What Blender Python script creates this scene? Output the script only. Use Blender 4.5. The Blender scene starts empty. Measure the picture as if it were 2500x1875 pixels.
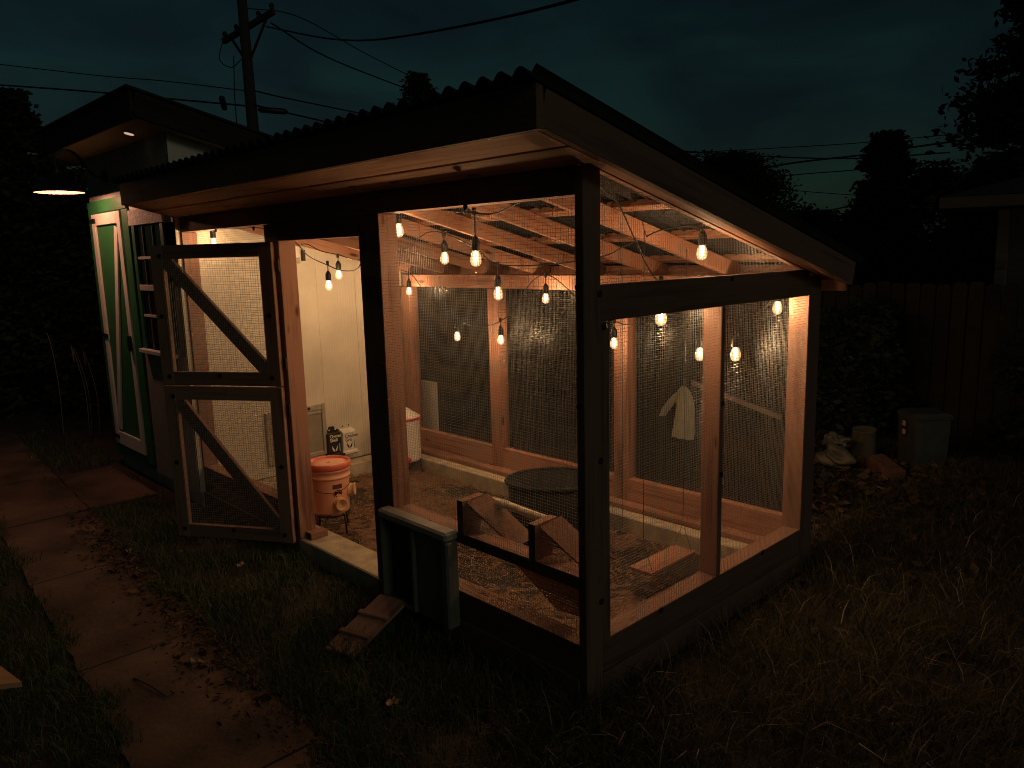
import bpy, bmesh, math, random
import numpy as np
from mathutils import Matrix, Vector

S = bpy.context.scene
C = S.collection
random.seed(7)
rng = np.random.default_rng(11)

# ------------------------------------------------------------------ camera
cam_d = bpy.data.cameras.new('camera')
cam = bpy.data.objects.new('camera', cam_d)
C.objects.link(cam)
cam_d.sensor_width = 36.0
cam_d.lens = 1880.79 / 2500 * 36.0
cam_d.clip_start = 0.05
cam_d.clip_end = 400
yaw, pitch, roll = -0.80955, 0.16958, -0.02602
F = Vector((math.sin(yaw) * math.cos(pitch), math.cos(yaw) * math.cos(pitch), -math.sin(pitch)))
R0 = Vector((math.cos(yaw), -math.sin(yaw), 0))
U0 = R0.cross(F)
R1 = math.cos(roll) * R0 + math.sin(roll) * U0
U1 = -math.sin(roll) * R0 + math.cos(roll) * U0
cm = Matrix.Identity(4)
for i in range(3):
    cm[i][0], cm[i][1], cm[i][2] = R1[i], U1[i], -F[i]
cm.translation = Vector((2.08006, -2.39914, 1.9))
cam.matrix_world = cm
S.camera = cam

# ------------------------------------------------------------------ night sky, faint far light
w = bpy.data.worlds.new('World')
S.world = w
w.use_nodes = True
nt = w.node_tree
nt.nodes.clear()
out = nt.nodes.new('ShaderNodeOutputWorld')
bg = nt.nodes.new('ShaderNodeBackground')
sky = nt.nodes.new('ShaderNodeTexSky')
sky.sky_type = 'NISHITA'
sky.sun_disc = False
SUN_EL, SUN_AZ = math.radians(24), math.radians(97)
sky.sun_elevation = SUN_EL
sky.sun_rotation = SUN_AZ
tc = nt.nodes.new('ShaderNodeTexCoord')
mp = nt.nodes.new('ShaderNodeMapping')
mp.inputs['Scale'].default_value = (1.0, 1.0, 2.6)
nz = nt.nodes.new('ShaderNodeTexNoise')
nz.inputs['Scale'].default_value = 4.5
nz.inputs['Detail'].default_value = 8
nz.inputs['Distortion'].default_value = 0.5
rp = nt.nodes.new('ShaderNodeValToRGB')
rp.color_ramp.elements[0].position = 0.34
rp.color_ramp.elements[0].color = (0.26, 0.40, 0.37, 1)
rp.color_ramp.elements[1].position = 0.66
rp.color_ramp.elements[1].color = (0.40, 0.78, 0.60, 1)
mx = nt.nodes.new('ShaderNodeMix')
mx.data_type = 'RGBA'
mx.blend_type = 'MULTIPLY'
mx.inputs[0].default_value = 1
nt.links.new(tc.outputs['Generated'], mp.inputs['Vector'])
nt.links.new(mp.outputs[0], nz.inputs['Vector'])
nt.links.new(nz.outputs[0], rp.inputs[0])
nt.links.new(sky.outputs[0], mx.inputs[6])
nt.links.new(rp.outputs[0], mx.inputs[7])
nt.links.new(mx.outputs[2], bg.inputs['Color'])
bg.inputs['Strength'].default_value = 0.0044
nt.links.new(bg.outputs[0], out.inputs['Surface'])

house_glow_d = bpy.data.lights.new('house_glow', 'SUN')  # weak warm lamp added for unseen house glow from the right
house_glow_d.energy = 0.11
house_glow_d.angle = math.radians(14)
house_glow_d.color = (1.0, 0.88, 0.70)
house_glow = bpy.data.objects.new('house_glow', house_glow_d)
C.objects.link(house_glow)
# the same azimuth as the sky: light arrives from +X, low
sdir = Vector((math.sin(SUN_AZ) * math.cos(SUN_EL), math.cos(SUN_AZ) * math.cos(SUN_EL), math.sin(SUN_EL)))
house_glow.rotation_euler = sdir.to_track_quat('Z', 'Y').to_euler()
house_glow.location = (8, -1, 6)

S.view_settings.view_transform = 'Standard'
S.view_settings.look = 'None'
S.view_settings.exposure = 0
S.view_settings.gamma = 1
S.view_settings.use_curve_mapping = False
S.cycles.use_denoising = True
S.cycles.filter_width = 1.0
S.cycles.max_bounces = 6
S.cycles.diffuse_bounces = 3
S.cycles.glossy_bounces = 2
S.cycles.transparent_max_bounces = 8
S.cycles.caustics_reflective = False
S.cycles.caustics_refractive = False
S.cycles.sample_clamp_indirect = 4.0

BULB_W = 9.0
LAMP_W = 100.0
BULB_COL = (1.0, 0.66, 0.39)

# ------------------------------------------------------------------ materials
def mat_new(name):
    m = bpy.data.materials.new(name)
    m.use_nodes = True
    t = m.node_tree
    b = t.nodes['Principled BSDF']
    return m, t, b

def simple(name, col, rough=0.6, metal=0.0, var=0.12, scale=12, bump=0.0, bscale=60, spec=None):
    m, t, b = mat_new(name)
    tc = t.nodes.new('ShaderNodeTexCoord')
    n = t.nodes.new('ShaderNodeTexNoise')
    n.inputs['Scale'].default_value = scale
    n.inputs['Detail'].default_value = 4
    r = t.nodes.new('ShaderNodeValToRGB')
    r.color_ramp.elements[0].position = 0.3
    r.color_ramp.elements[1].position = 0.7
    r.color_ramp.elements[0].color = tuple(c * (1 - var) for c in col) + (1,)
    r.color_ramp.elements[1].color = tuple(min(1, c * (1 + var)) for c in col) + (1,)
    t.links.new(tc.outputs['Object'], n.inputs['Vector'])
    t.links.new(n.outputs[0], r.inputs[0])
    t.links.new(r.outputs[0], b.inputs['Base Color'])
    b.inputs['Roughness'].default_value = rough
    b.inputs['Metallic'].default_value = metal
    if spec is not None:
        b.inputs['Specular IOR Level'].default_value = spec
    if bump:
        n2 = t.nodes.new('ShaderNodeTexNoise')
        n2.inputs['Scale'].default_value = bscale
        n2.inputs['Detail'].default_value = 6
        bp = t.nodes.new('ShaderNodeBump')
        bp.inputs['Strength'].default_value = bump
        bp.inputs['Distance'].default_value = 0.01
        t.links.new(tc.outputs['Object'], n2.inputs['Vector'])
        t.links.new(n2.outputs[0], bp.inputs['Height'])
        t.links.new(bp.outputs[0], b.inputs['Normal'])
    return m

def wood(name, light, dark, rough=0.78, knots=True):
    # grain runs along the object's local X
    m, t, b = mat_new(name)
    N = t.nodes.new
    tc = N('ShaderNodeTexCoord')
    oi = N('ShaderNodeObjectInfo')
    add = N('ShaderNodeVectorMath')
    add.operation = 'ADD'
    sc = N('ShaderNodeVectorMath')
    sc.operation = 'SCALE'
    sc.inputs['Scale'].default_value = 37.0
    comb = N('ShaderNodeCombineXYZ')
    t.links.new(oi.outputs['Random'], comb.inputs[0])
    t.links.new(oi.outputs['Random'], comb.inputs[1])
    t.links.new(oi.outputs['Random'], comb.inputs[2])
    t.links.new(comb.outputs[0], sc.inputs[0])
    t.links.new(tc.outputs['Object'], add.inputs[0])
    t.links.new(sc.outputs[0], add.inputs[1])
    mp = N('ShaderNodeMapping')
    mp.inputs['Scale'].default_value = (1.6, 34, 34)
    t.links.new(add.outputs[0], mp.inputs['Vector'])
    n1 = N('ShaderNodeTexNoise')
    n1.inputs['Scale'].default_value = 1.0
    n1.inputs['Detail'].default_value = 5
    n1.inputs['Distortion'].default_value = 0.6
    t.links.new(mp.outputs[0], n1.inputs['Vector'])
    mp2 = N('ShaderNodeMapping')
    mp2.inputs['Scale'].default_value = (1.3, 3.5, 3.5)
    t.links.new(add.outputs[0], mp2.inputs['Vector'])
    n2 = N('ShaderNodeTexNoise')
    n2.inputs['Scale'].default_value = 1.0
    n2.inputs['Detail'].default_value = 3
    t.links.new(mp2.outputs[0], n2.inputs['Vector'])
    mxv = N('ShaderNodeMath')
    mxv.operation = 'ADD'
    t.links.new(n1.outputs[0], mxv.inputs[0])
    t.links.new(n2.outputs[0], mxv.inputs[1])
    r = N('ShaderNodeValToRGB')
    r.color_ramp.elements[0].position = 0.72
    r.color_ramp.elements[1].position = 1.22
    r.color_ramp.elements[0].color = dark + (1,)
    r.color_ramp.elements[1].color = light + (1,)
    dv = N('ShaderNodeMath')
    dv.operation = 'MULTIPLY'
    dv.inputs[1].default_value = 1.0
    t.links.new(mxv.outputs[0], dv.inputs[0])
    t.links.new(dv.outputs[0], r.inputs[0])
    last = r.outputs[0]
    if knots:
        mp3 = N('ShaderNodeMapping')
        mp3.inputs['Scale'].default_value = (2.2, 7.0, 7.0)
        t.links.new(add.outputs[0], mp3.inputs['Vector'])
        vo = N('ShaderNodeTexVoronoi')
        vo.inputs['Scale'].default_value = 1.0
        t.links.new(mp3.outputs[0], vo.inputs['Vector'])
        kr = N('ShaderNodeValToRGB')
        kr.color_ramp.elements[0].position = 0.06
        kr.color_ramp.elements[1].position = 0.13
        kr.color_ramp.elements[0].color = (0.28, 0.2, 0.16, 1)
        kr.color_ramp.elements[1].color = (1, 1, 1, 1)
        t.links.new(vo.outputs['Distance'], kr.inputs[0])
        km = N('ShaderNodeMix')
        km.data_type = 'RGBA'
        km.blend_type = 'MULTIPLY'
        km.inputs[0].default_value = 1
        t.links.new(last, km.inputs[6])
        t.links.new(kr.outputs[0], km.inputs[7])
        last = km.outputs[2]
    # board to board tone
    hv = N('ShaderNodeHueSaturation')
    ma = N('ShaderNodeMapRange')
    ma.inputs['To Min'].default_value = 0.78
    ma.inputs['To Max'].default_value = 1.14
    t.links.new(oi.outputs['Random'], ma.inputs['Value'])
    t.links.new(ma.outputs[0], hv.inputs['Value'])
    t.links.new(last, hv.inputs['Color'])
    t.links.new(hv.outputs[0], b.inputs['Base Color'])
    b.inputs['Roughness'].default_value = rough
    b.inputs['Specular IOR Level'].default_value = 0.25
    bp = N('ShaderNodeBump')
    bp.inputs['Strength'].default_value = 0.35
    bp.inputs['Distance'].default_value = 0.004
    t.links.new(n1.outputs[0], bp.inputs['Height'])
    t.links.new(bp.outputs[0], b.inputs['Normal'])
    return m

def vcol(name, rough=0.8, trans=0.0, bumpy=False):
    m, t, b = mat_new(name)
    a = t.nodes.new('ShaderNodeAttribute')
    a.attribute_name = 'Col'
    t.links.new(a.outputs['Color'], b.inputs['Base Color'])
    b.inputs['Roughness'].default_value = rough
    b.inputs['Specular IOR Level'].default_value = 0.2
    return m

M = {}
M['wood'] = wood('cedar_wood', (0.36, 0.188, 0.128), (0.18, 0.080, 0.053))
M['roofwood'] = wood('pine_wood', (0.35, 0.18, 0.118), (0.18, 0.080, 0.049))
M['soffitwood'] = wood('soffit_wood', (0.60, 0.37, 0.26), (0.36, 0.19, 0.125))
M['greywood'] = wood('weathered_wood', (0.20, 0.16, 0.13), (0.09, 0.07, 0.055), knots=False)
M['fencewood'] = wood('old_fence_wood', (0.034, 0.027, 0.022), (0.016, 0.013, 0.011), knots=False)
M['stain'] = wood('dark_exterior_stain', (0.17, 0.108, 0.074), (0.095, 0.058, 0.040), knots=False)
M['rampwood'] = wood('old_ramp_wood', (0.34, 0.19, 0.13), (0.17, 0.085, 0.06), knots=False)
M['perch'] = simple('peeled_branch', (0.74, 0.62, 0.44), 0.8, var=0.3, scale=30, bump=0.5, bscale=80)
M['concrete'] = simple('concrete', (0.44, 0.37, 0.27), 0.9, var=0.3, scale=9, bump=0.35, bscale=90)
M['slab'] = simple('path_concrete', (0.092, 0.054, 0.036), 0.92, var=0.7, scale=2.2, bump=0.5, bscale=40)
M['soil'] = simple('soil', (0.030, 0.020, 0.015), 0.95, var=0.5, scale=5, bump=0.9, bscale=25)
M['litterbed'] = simple('bedding', (0.17, 0.095, 0.056), 0.95, var=0.4, scale=14, bump=1.0, bscale=45)
M['roof'] = simple('black_corrugated_roofing', (0.018, 0.018, 0.018), 0.85, var=0.3, scale=30)
M['rubber'] = simple('black_rubber', (0.007, 0.008, 0.007), 0.8, var=0.25, scale=8)
M['black'] = simple('black_plastic', (0.02, 0.02, 0.02), 0.45)
M['cord'] = simple('black_cord', (0.03, 0.028, 0.025), 0.6)
M['whiteplastic'] = simple('white_plastic', (0.74, 0.70, 0.62), 0.4, var=0.06)
M['greyplastic'] = simple('grey_plastic', (0.05, 0.054, 0.048), 0.5, var=0.2, bump=0.15, bscale=200)
M['hatch'] = simple('grey_green_hatch_plastic', (0.125, 0.13, 0.105), 0.5, var=0.15, bump=0.15, bscale=200)
M['hatchcap'] = simple('hatch_cap_plastic', (0.26, 0.25, 0.20), 0.5, var=0.15)
M['paleplastic'] = simple('pale_grey_plastic', (0.36, 0.335, 0.27), 0.5, var=0.1)
M['flap'] = simple('smoky_flap', (0.30, 0.27, 0.21), 0.35, var=0.1)
M['orange'] = simple('orange_plastic', (0.84, 0.42, 0.27), 0.42, var=0.05, scale=4)
M['lid'] = simple('red_pink_lid', (0.82, 0.19, 0.135), 0.38, var=0.05)
M['lidtop'] = simple('pale_lid_top', (0.82, 0.42, 0.27), 0.5, var=0.08)
M['red'] = simple('red_plastic', (0.60, 0.03, 0.06), 0.4)
M['ink'] = simple('black_print', (0.015, 0.015, 0.015), 0.6)
M['whiteprint'] = simple('white_print', (0.78, 0.76, 0.7), 0.6)
M['brownprint'] = simple('brown_print', (0.09, 0.045, 0.03), 0.6)
M['iron'] = simple('black_iron', (0.018, 0.017, 0.016), 0.5, metal=0.3)
M['white'] = simple('white_paint', (0.78, 0.73, 0.66), 0.65, var=0.06, scale=3, bump=0.12, bscale=50)
M['green'] = simple('green_paint', (0.025, 0.15, 0.045), 0.55, var=0.12, scale=5)
M['glassdark'] = simple('window_glass', (0.02, 0.02, 0.02), 0.08)
M['washer'] = simple('dark_washer', (0.03, 0.028, 0.026), 0.5, metal=0.5)
M['pole'] = simple('creosote_pole', (0.035, 0.028, 0.022), 0.9, var=0.3)
M['wirecable'] = simple('overhead_cable', (0.008, 0.008, 0.008), 0.8)
M['bark'] = simple('bark', (0.05, 0.035, 0.025), 0.95, var=0.4, bump=0.8, bscale=20)
M['leafgreen'] = vcol('foliage')
M['grassmat'] = vcol('grass_blades')
M['straw'] = vcol('straw')
M['leaf'] = simple('dry_leaf', (0.30, 0.20, 0.11), 0.8, var=0.4, scale=30)
M['brick'] = simple('red_brick', (0.15, 0.068, 0.045), 0.9, var=0.25, scale=25, bump=0.4)
M['bag'] = simple('sack_plastic', (0.13, 0.12, 0.085), 0.45, var=0.15, scale=20, bump=0.4, bscale=25)
M['blue'] = simple('blue_print', (0.03, 0.09, 0.22), 0.5)
M['cloth'] = simple('pale_cloth', (0.62, 0.60, 0.45), 0.9, var=0.1, bump=0.3, bscale=30)
M['nbr'] = simple('neighbour_wall', (0.10, 0.085, 0.07), 0.9)
M['tan'] = simple('tan_board', (0.62, 0.33, 0.16), 0.7, var=0.1)
M['soffittan'] = simple('tan_soffit_paint', (0.55, 0.40, 0.29), 0.8)
M['roughwhite'] = simple('rough_white_shake', (0.78, 0.72, 0.66), 0.8, var=0.3, scale=40, bump=1.0, bscale=55)
M['lining'] = simple('lamp_lining', (0.50, 0.33, 0.26), 0.5)
M['pink'] = simple('pink_sticker', (0.62, 0.36, 0.26), 0.6)

m, t, b = mat_new('galvanized_wire')
b.inputs['Base Color'].default_value = (0.27, 0.27, 0.26, 1)
b.inputs['Metallic'].default_value = 0.4
b.inputs['Roughness'].default_value = 0.42
M['wire'] = m

# embossed white siding
m = simple('white_siding', (0.63, 0.58, 0.48), 0.6, var=0.12, scale=2.6)
t = m.node_tree
b = t.nodes['Principled BSDF']
tc = t.nodes.new('ShaderNodeTexCoord')
mp = t.nodes.new('ShaderNodeMapping')
mp.inputs['Scale'].default_value = (14, 14, 1.6)
n = t.nodes.new('ShaderNodeTexWave')
n.wave_type = 'RINGS'
n.inputs['Scale'].default_value = 0.9
n.inputs['Distortion'].default_value = 5.0
n.inputs['Detail'].default_value = 3
bp = t.nodes.new('ShaderNodeBump')
bp.inputs['Strength'].default_value = 0.12
bp.inputs['Distance'].default_value = 0.006
t.links.new(tc.outputs['Object'], mp.inputs['Vector'])
t.links.new(mp.outputs[0], n.inputs['Vector'])
t.links.new(n.outputs[0], bp.inputs['Height'])
t.links.new(bp.outputs[0], b.inputs['Normal'])
M['siding'] = m
M['greysiding'] = simple('grey_siding', (0.30, 0.27, 0.24), 0.7, var=0.1, bump=0.3, bscale=60)

# clear bulb glass: see-through with a faint reflection
m = bpy.data.materials.new('bulb_glass')
m.use_nodes = True
t = m.node_tree
t.nodes.clear()
o_ = t.nodes.new('ShaderNodeOutputMaterial')
tr = t.nodes.new('ShaderNodeBsdfTransparent')
tr.inputs['Color'].default_value = (1.0, 0.9, 0.74, 1)
gl = t.nodes.new('ShaderNodeBsdfGlossy')
gl.inputs['Roughness'].default_value = 0.05
lw = t.nodes.new('ShaderNodeLayerWeight')
lw.inputs['Blend'].default_value = 0.25
m1 = t.nodes.new('ShaderNodeMixShader')
em = t.nodes.new('ShaderNodeEmission')
em.inputs['Color'].default_value = (1.0, 0.6, 0.27, 1)
em.inputs['Strength'].default_value = 0.9
ad = t.nodes.new('ShaderNodeAddShader')
t.links.new(lw.outputs['Fresnel'], m1.inputs[0])
t.links.new(tr.outputs[0], m1.inputs[1])
t.links.new(gl.outputs[0], m1.inputs[2])
t.links.new(m1.outputs[0], ad.inputs[0])
t.links.new(em.outputs[0], ad.inputs[1])
t.links.new(ad.outputs[0], o_.inputs['Surface'])
m.cycles.emission_sampling = 'NONE'
M['bulbglass'] = m

def emis(name, col, st):
    m = bpy.data.materials.new(name)
    m.use_nodes = True
    t = m.node_tree
    t.nodes.clear()
    o_ = t.nodes.new('ShaderNodeOutputMaterial')
    e = t.nodes.new('ShaderNodeEmission')
    e.inputs['Color'].default_value = col + (1,)
    e.inputs['Strength'].default_value = st
    t.links.new(e.outputs[0], o_.inputs['Surface'])
    m.cycles.emission_sampling = 'NONE'
    return m
M['filament'] = emis('filament_glow', (1.0, 0.78, 0.5), 40)
M['lampbulb'] = emis('lamp_bulb_glow', (1.0, 0.62, 0.36), 5)

# ------------------------------------------------------------------ helpers
WM = {}
def link(o, mw, parent):
    C.objects.link(o)
    WM[o.name] = mw
    if parent is not None:
        o.parent = parent
        o.matrix_parent_inverse = WM[parent.name].inverted()
    o.matrix_basis = mw
    return o

def tag(o, label=None, cat=None, group=None, kind=None):
    if label: o['label'] = label
    if cat: o['category'] = cat
    if group: o['group'] = group
    if kind: o['kind'] = kind
    return o

def empty(name, loc, label=None, cat=None, group=None, kind=None, parent=None):
    o = bpy.data.objects.new(name, None)
    o.empty_display_size = 0.1
    link(o, Matrix.Translation(Vector(loc)), parent)
    return tag(o, label, cat, group, kind)

def mesh(name, V, Fs, mat, parent=None, mw=None, smooth=False):
    me = bpy.data.meshes.new(name)
    me.from_pydata([tuple(v) for v in V], [], [tuple(f) for f in Fs])
    if mat is not None:
        me.materials.append(M[mat] if isinstance(mat, str) else mat)
    if smooth:
        me.polygons.foreach_set('use_smooth', [True] * len(me.polygons))
    me.update()
    o = bpy.data.objects.new(name, me)
    return link(o, mw or Matrix.Identity(4), parent)

def bm_obj(name, bm, mat, parent=None, mw=None, smooth=False):
    me = bpy.data.meshes.new(name)
    bm.normal_update()
    bm.to_mesh(me)
    bm.free()
    me.materials.append(M[mat])
    if smooth:
        me.polygons.foreach_set('use_smooth', [True] * len(me.polygons))
    o = bpy.data.objects.new(name, me)
    return link(o, mw or Matrix.Identity(4), parent)

def boxbm(l, w, h, bev=0.003):
    bm = bmesh.new()
    bmesh.ops.create_cube(bm, size=1)
    for v in bm.verts:
        v.co = Vector((v.co.x * l, v.co.y * w, v.co.z * h))
    if bev and min(l, w, h) > bev * 2.5:
        bmesh.ops.bevel(bm, geom=bm.edges[:], offset=bev, segments=1, affect='EDGES')
    return bm

def box(name, x0, x1, y0, y1, z0, z1, mat, parent=None, bev=0.003):
    """axis aligned board; its local X is its longest side so that the grain follows it"""
    d = [abs(x1 - x0), abs(y1 - y0), abs(z1 - z0)]
    c = Vector(((x0 + x1) / 2, (y0 + y1) / 2, (z0 + z1) / 2))
    k = d.index(max(d))
    if k == 0:
        rot = Matrix.Identity(3); l, ww, h = d
    elif k == 1:
        rot = Matrix(((0, -1, 0), (1, 0, 0), (0, 0, 1))); l, ww, h = d[1], d[0], d[2]
    else:
        rot = Matrix(((0, 0, 1), (0, 1, 0), (-1, 0, 0))).transposed(); rot = Matrix(((0, 0, -1), (0, 1, 0), (1, 0, 0))); l, ww, h = d[2], d[1], d[0]
    return bm_obj(name, boxbm(l, ww, h, bev), mat, parent, Matrix.Translation(c) @ rot.to_4x4())

def frame_m(p0, p1, up):
    p0, p1, up = Vector(p0), Vector(p1), Vector(up)
    x = (p1 - p0).normalized()
    y = up.cross(x).normalized()
    z = x.cross(y)
    m = Matrix.Identity(4)
    for i in range(3):
        m[i][0], m[i][1], m[i][2] = x[i], y[i], z[i]
    m.translation = (p0 + p1) / 2
    return m, (p1 - p0).length

def beam(name, p0, p1, wdt, hgt, mat, parent=None, up=(0, 0, 1), bev=0.003):
    m, l = frame_m(p0, p1, up)
    return bm_obj(name, boxbm(l, wdt, hgt, bev), mat, parent, m)

def lathe(name, prof, mat, parent=None, mw=None, n=24, smooth=True, cap=True):
    V, Fs = [], []
    for r, z in prof:
        for i in range(n):
            a = 2 * math.pi * i / n
            V.append((r * math.cos(a), r * math.sin(a), z))
    k = len(prof)
    for j in range(k - 1):
        for i in range(n):
            i2 = (i + 1) % n
            Fs.append((j * n + i, j * n + i2, (j + 1) * n + i2, (j + 1) * n + i))
    if cap:
        Fs.append(tuple(range(n))[::-1])
        Fs.append(tuple((k - 1) * n + i for i in range(n)))
    return mesh(name, V, Fs, mat, parent, mw, smooth)

def tube_data(pts, r, n=6):
    """swept tube; r may be a list"""
    pts = [Vector(p) for p in pts]
    V, Fs = [], []
    rr = r if isinstance(r, (list, tuple)) else [r] * len(pts)
    prev = None
    for i, p in enumerate(pts):
        a = pts[max(0, i - 1)]; b_ = pts[min(len(pts) - 1, i + 1)]
        tg = (b_ - a).normalized()
        if prev is None:
            ref = Vector((0, 0, 1)) if abs(tg.z) < 0.9 else Vector((1, 0, 0))
            s = tg.cross(ref).normalized()
        else:
            s = (prev - tg * prev.dot(tg)).normalized()
        prev = s
        u = tg.cross(s)
        for k in range(n):
            an = 2 * math.pi * k / n
            V.append(p + (s * math.cos(an) + u * math.sin(an)) * rr[i])
    for i in range(len(pts) - 1):
        for k in range(n):
            k2 = (k + 1) % n
            Fs.append((i * n + k, i * n + k2, (i + 1) * n + k2, (i + 1) * n + k))
    Fs.append(tuple(range(n))[::-1])
    Fs.append(tuple((len(pts) - 1) * n + k for k in range(n)))
    return V, Fs

def tube(name, pts, r, mat, parent=None, n=6, smooth=True):
    V, Fs = tube_data(pts, r, n)
    return mesh(name, V, Fs, mat, parent, None, smooth)

def spline(pts, k=8, sag=0.0):
    """Catmull-Rom through the points"""
    P = [Vector(p) for p in pts]
    P = [P[0] * 2 - P[1]] + P + [P[-1] * 2 - P[-2]]
    o = []
    for i in range(1, len(P) - 2):
        for s in range(k):
            q = s / k
            a, b_, c_, d_ = P[i - 1], P[i], P[i + 1], P[i + 2]
            v = 0.5 * ((2 * b_) + (c_ - a) * q + (2 * a - 5 * b_ + 4 * c_ - d_) * q * q + (3 * b_ - a - 3 * c_ + d_) * q ** 3)
            v = v - Vector((0, 0, sag * 4 * q * (1 - q)))
            o.append(v)
    o.append(P[-2])
    return o

def prism(name, poly, axis, a0, a1, mat, parent=None):
    """polygon in the two other axes, extruded from a0 to a1 along axis"""
    n = len(poly)
    def mk(p, a):
        return {0: (a, p[0], p[1]), 1: (p[0], a, p[1]), 2: (p[0], p[1], a)}[axis]
    V = [mk(p, a0) for p in poly] + [mk(p, a1) for p in poly]
    Fs = [tuple(range(n))[::-1], tuple(range(n, 2 * n))]
    Fs += [(i, (i + 1) % n, n + (i + 1) % n, n + i) for i in range(n)]
    o = mesh(name, V, Fs, mat, parent)
    bm = bmesh.new(); bm.from_mesh(o.data)
    bmesh.ops.recalc_face_normals(bm, faces=bm.faces[:])
    bm.to_mesh(o.data); bm.free()
    return o

def disc_on(name, centre, normal, r, th, mat, parent, n=14):
    m = Vector(normal).normalized().to_track_quat('Z', 'Y').to_matrix().to_4x4()
    m.translation = Vector(centre)
    return lathe(name, [(r, 0), (r, th * 0.7), (r * 0.8, th)], mat, parent, m, n, smooth=False)

def wires(name, inside, origin, ax_u, ax_v, u_len, v_len, pitch, rad, parent, clip=None, seed=0):
    """welded wire cloth: every wire is a thin square rod; clip(u) -> (v0, v1), clip2(v) -> (u0, u1)"""
    V, Fs = [], []
    o_, au, av = Vector(origin), Vector(ax_u), Vector(ax_v)
    nn = au.cross(av)
    rr = random.Random(seed)
    ph = [rr.uniform(0, 6.28) for _ in range(4)]
    def bulge(p):
        d = p - o_
        uu, vv = d.dot(au), d.dot(av)
        e = math.sin(math.pi * min(1, max(0, uu / u_len))) * math.sin(math.pi * min(1, max(0, vv / v_len)))
        b1 = 0.006 * e * math.sin(uu * 5.3 + ph[0]) * math.sin(vv * 4.1 + ph[1])
        sh = 0.0032 * e * math.sin(uu * 7.1 + vv * 5 + ph[2])
        return nn * b1 + (au + av) * sh
    def rod(a, b_, side, off):
        k = len(V)
        m_ = 6
        for i in range(m_ + 1):
            p = a.lerp(b_, i / m_)
            p = p + bulge(p)
            for s, q in ((-1, -1), (1, -1), (1, 1), (-1, 1)):
                V.append(p + side * s * rad + nn * (q * rad + off))
        for i in range(m_):
            for c_ in range(4):
                j = (c_ + 1) % 4
                Fs.append((k + 4 * i + c_, k + 4 * i + j, k + 4 * i + 4 + j, k + 4 * i + 4 + c_))
    cu = clip or (lambda u: (0, v_len))
    u = pitch * 0.6
    while u < u_len:
        v0, v1 = cu(u)
        if v1 - v0 > 0.01:
            # two pieces with a slight bow
            mid = (v0 + v1) / 2
            j1, j2 = rr.uniform(-.0012, .0012), rr.uniform(-.0012, .0012)
            a = o_ + au * (u + j1) + av * v0
            c_ = o_ + au * (u + j2) + av * v1
            rod(a, c_, au, 0.0)
        u += pitch
    v = pitch * 0.6
    while v < v_len:
        # find extent along u where v inside clip
        if clip is None:
            u0, u1 = 0, u_len
        else:
            us = [x for x in np.linspace(0, u_len, 240) if cu(x)[0] <= v <= cu(x)[1]]
            if not us:
                v += pitch; continue
            u0, u1 = us[0], us[-1]
        j1, j2 = rr.uniform(-.0012, .0012), rr.uniform(-.0012, .0012)
        rod(o_ + au * u0 + av * (v + j1), o_ + au * u1 + av * (v + j2), av, rad * 1.8)
        v += pitch
    ob = mesh(name, V, Fs, 'wire', parent)
    ob['kind'] = 'stuff'
    return ob

def text_mesh(name, body, size, mw, mat, parent, align='LEFT', ext=0.0004, bold=0.0):
    cu = bpy.data.curves.new(name, 'FONT')
    cu.body = body
    cu.size = size
    cu.align_x = align
    cu.extrude = ext
    cu.offset = bold
    cu.space_line = 0.85
    tmp = bpy.data.objects.new(name + '_tmp', cu)
    C.objects.link(tmp)
    dg = bpy.context.evaluated_depsgraph_get()
    me = bpy.data.meshes.new_from_object(tmp.evaluated_get(dg))
    bpy.data.objects.remove(tmp)
    me.materials.clear()
    me.materials.append(M[mat])
    o = bpy.data.objects.new(name, me)
    return link(o, mw, parent)

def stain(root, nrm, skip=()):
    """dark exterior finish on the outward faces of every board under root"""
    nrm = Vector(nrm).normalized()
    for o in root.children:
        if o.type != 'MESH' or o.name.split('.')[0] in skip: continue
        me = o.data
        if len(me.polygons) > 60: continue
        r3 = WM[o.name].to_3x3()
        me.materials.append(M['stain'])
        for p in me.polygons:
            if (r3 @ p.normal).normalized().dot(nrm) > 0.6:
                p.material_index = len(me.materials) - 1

GZ = -0.13          # ground level
FZ = -0.13          # bedding level inside
PITCH, WR = 0.0150, 0.00052

# ------------------------------------------------------------------ the setting: ground, path
def ground_height(x, y):
    return (0.005 * np.sin(1.7 * x + 0.4) * np.cos(1.3 * y) + 0.004 * np.sin(3.1 * x - 2.0 * y))
def make_ground():
    xs = np.concatenate([np.linspace(-90, -10, 14), np.linspace(-9, 5, 130), np.linspace(6, 60, 12)])
    ys = np.concatenate([np.linspace(-40, -5, 8), np.linspace(-4, 8, 110), np.linspace(9, 90, 14)])
    V = []
    for y in ys:
        for x in xs:
            z = GZ + float(ground_height(x, y)) + (0.004 * random.uniform(-1, 1))
            V.append((x, y, z))
    nx = len(xs)
    Fs = [(j * nx + i, j * nx + i + 1, (j + 1) * nx + i + 1, (j + 1) * nx + i) for j in range(len(ys) - 1) for i in range(nx - 1)]
    return tag(mesh('ground', V, Fs, 'soil', smooth=True), kind='structure')
make_ground()

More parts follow.
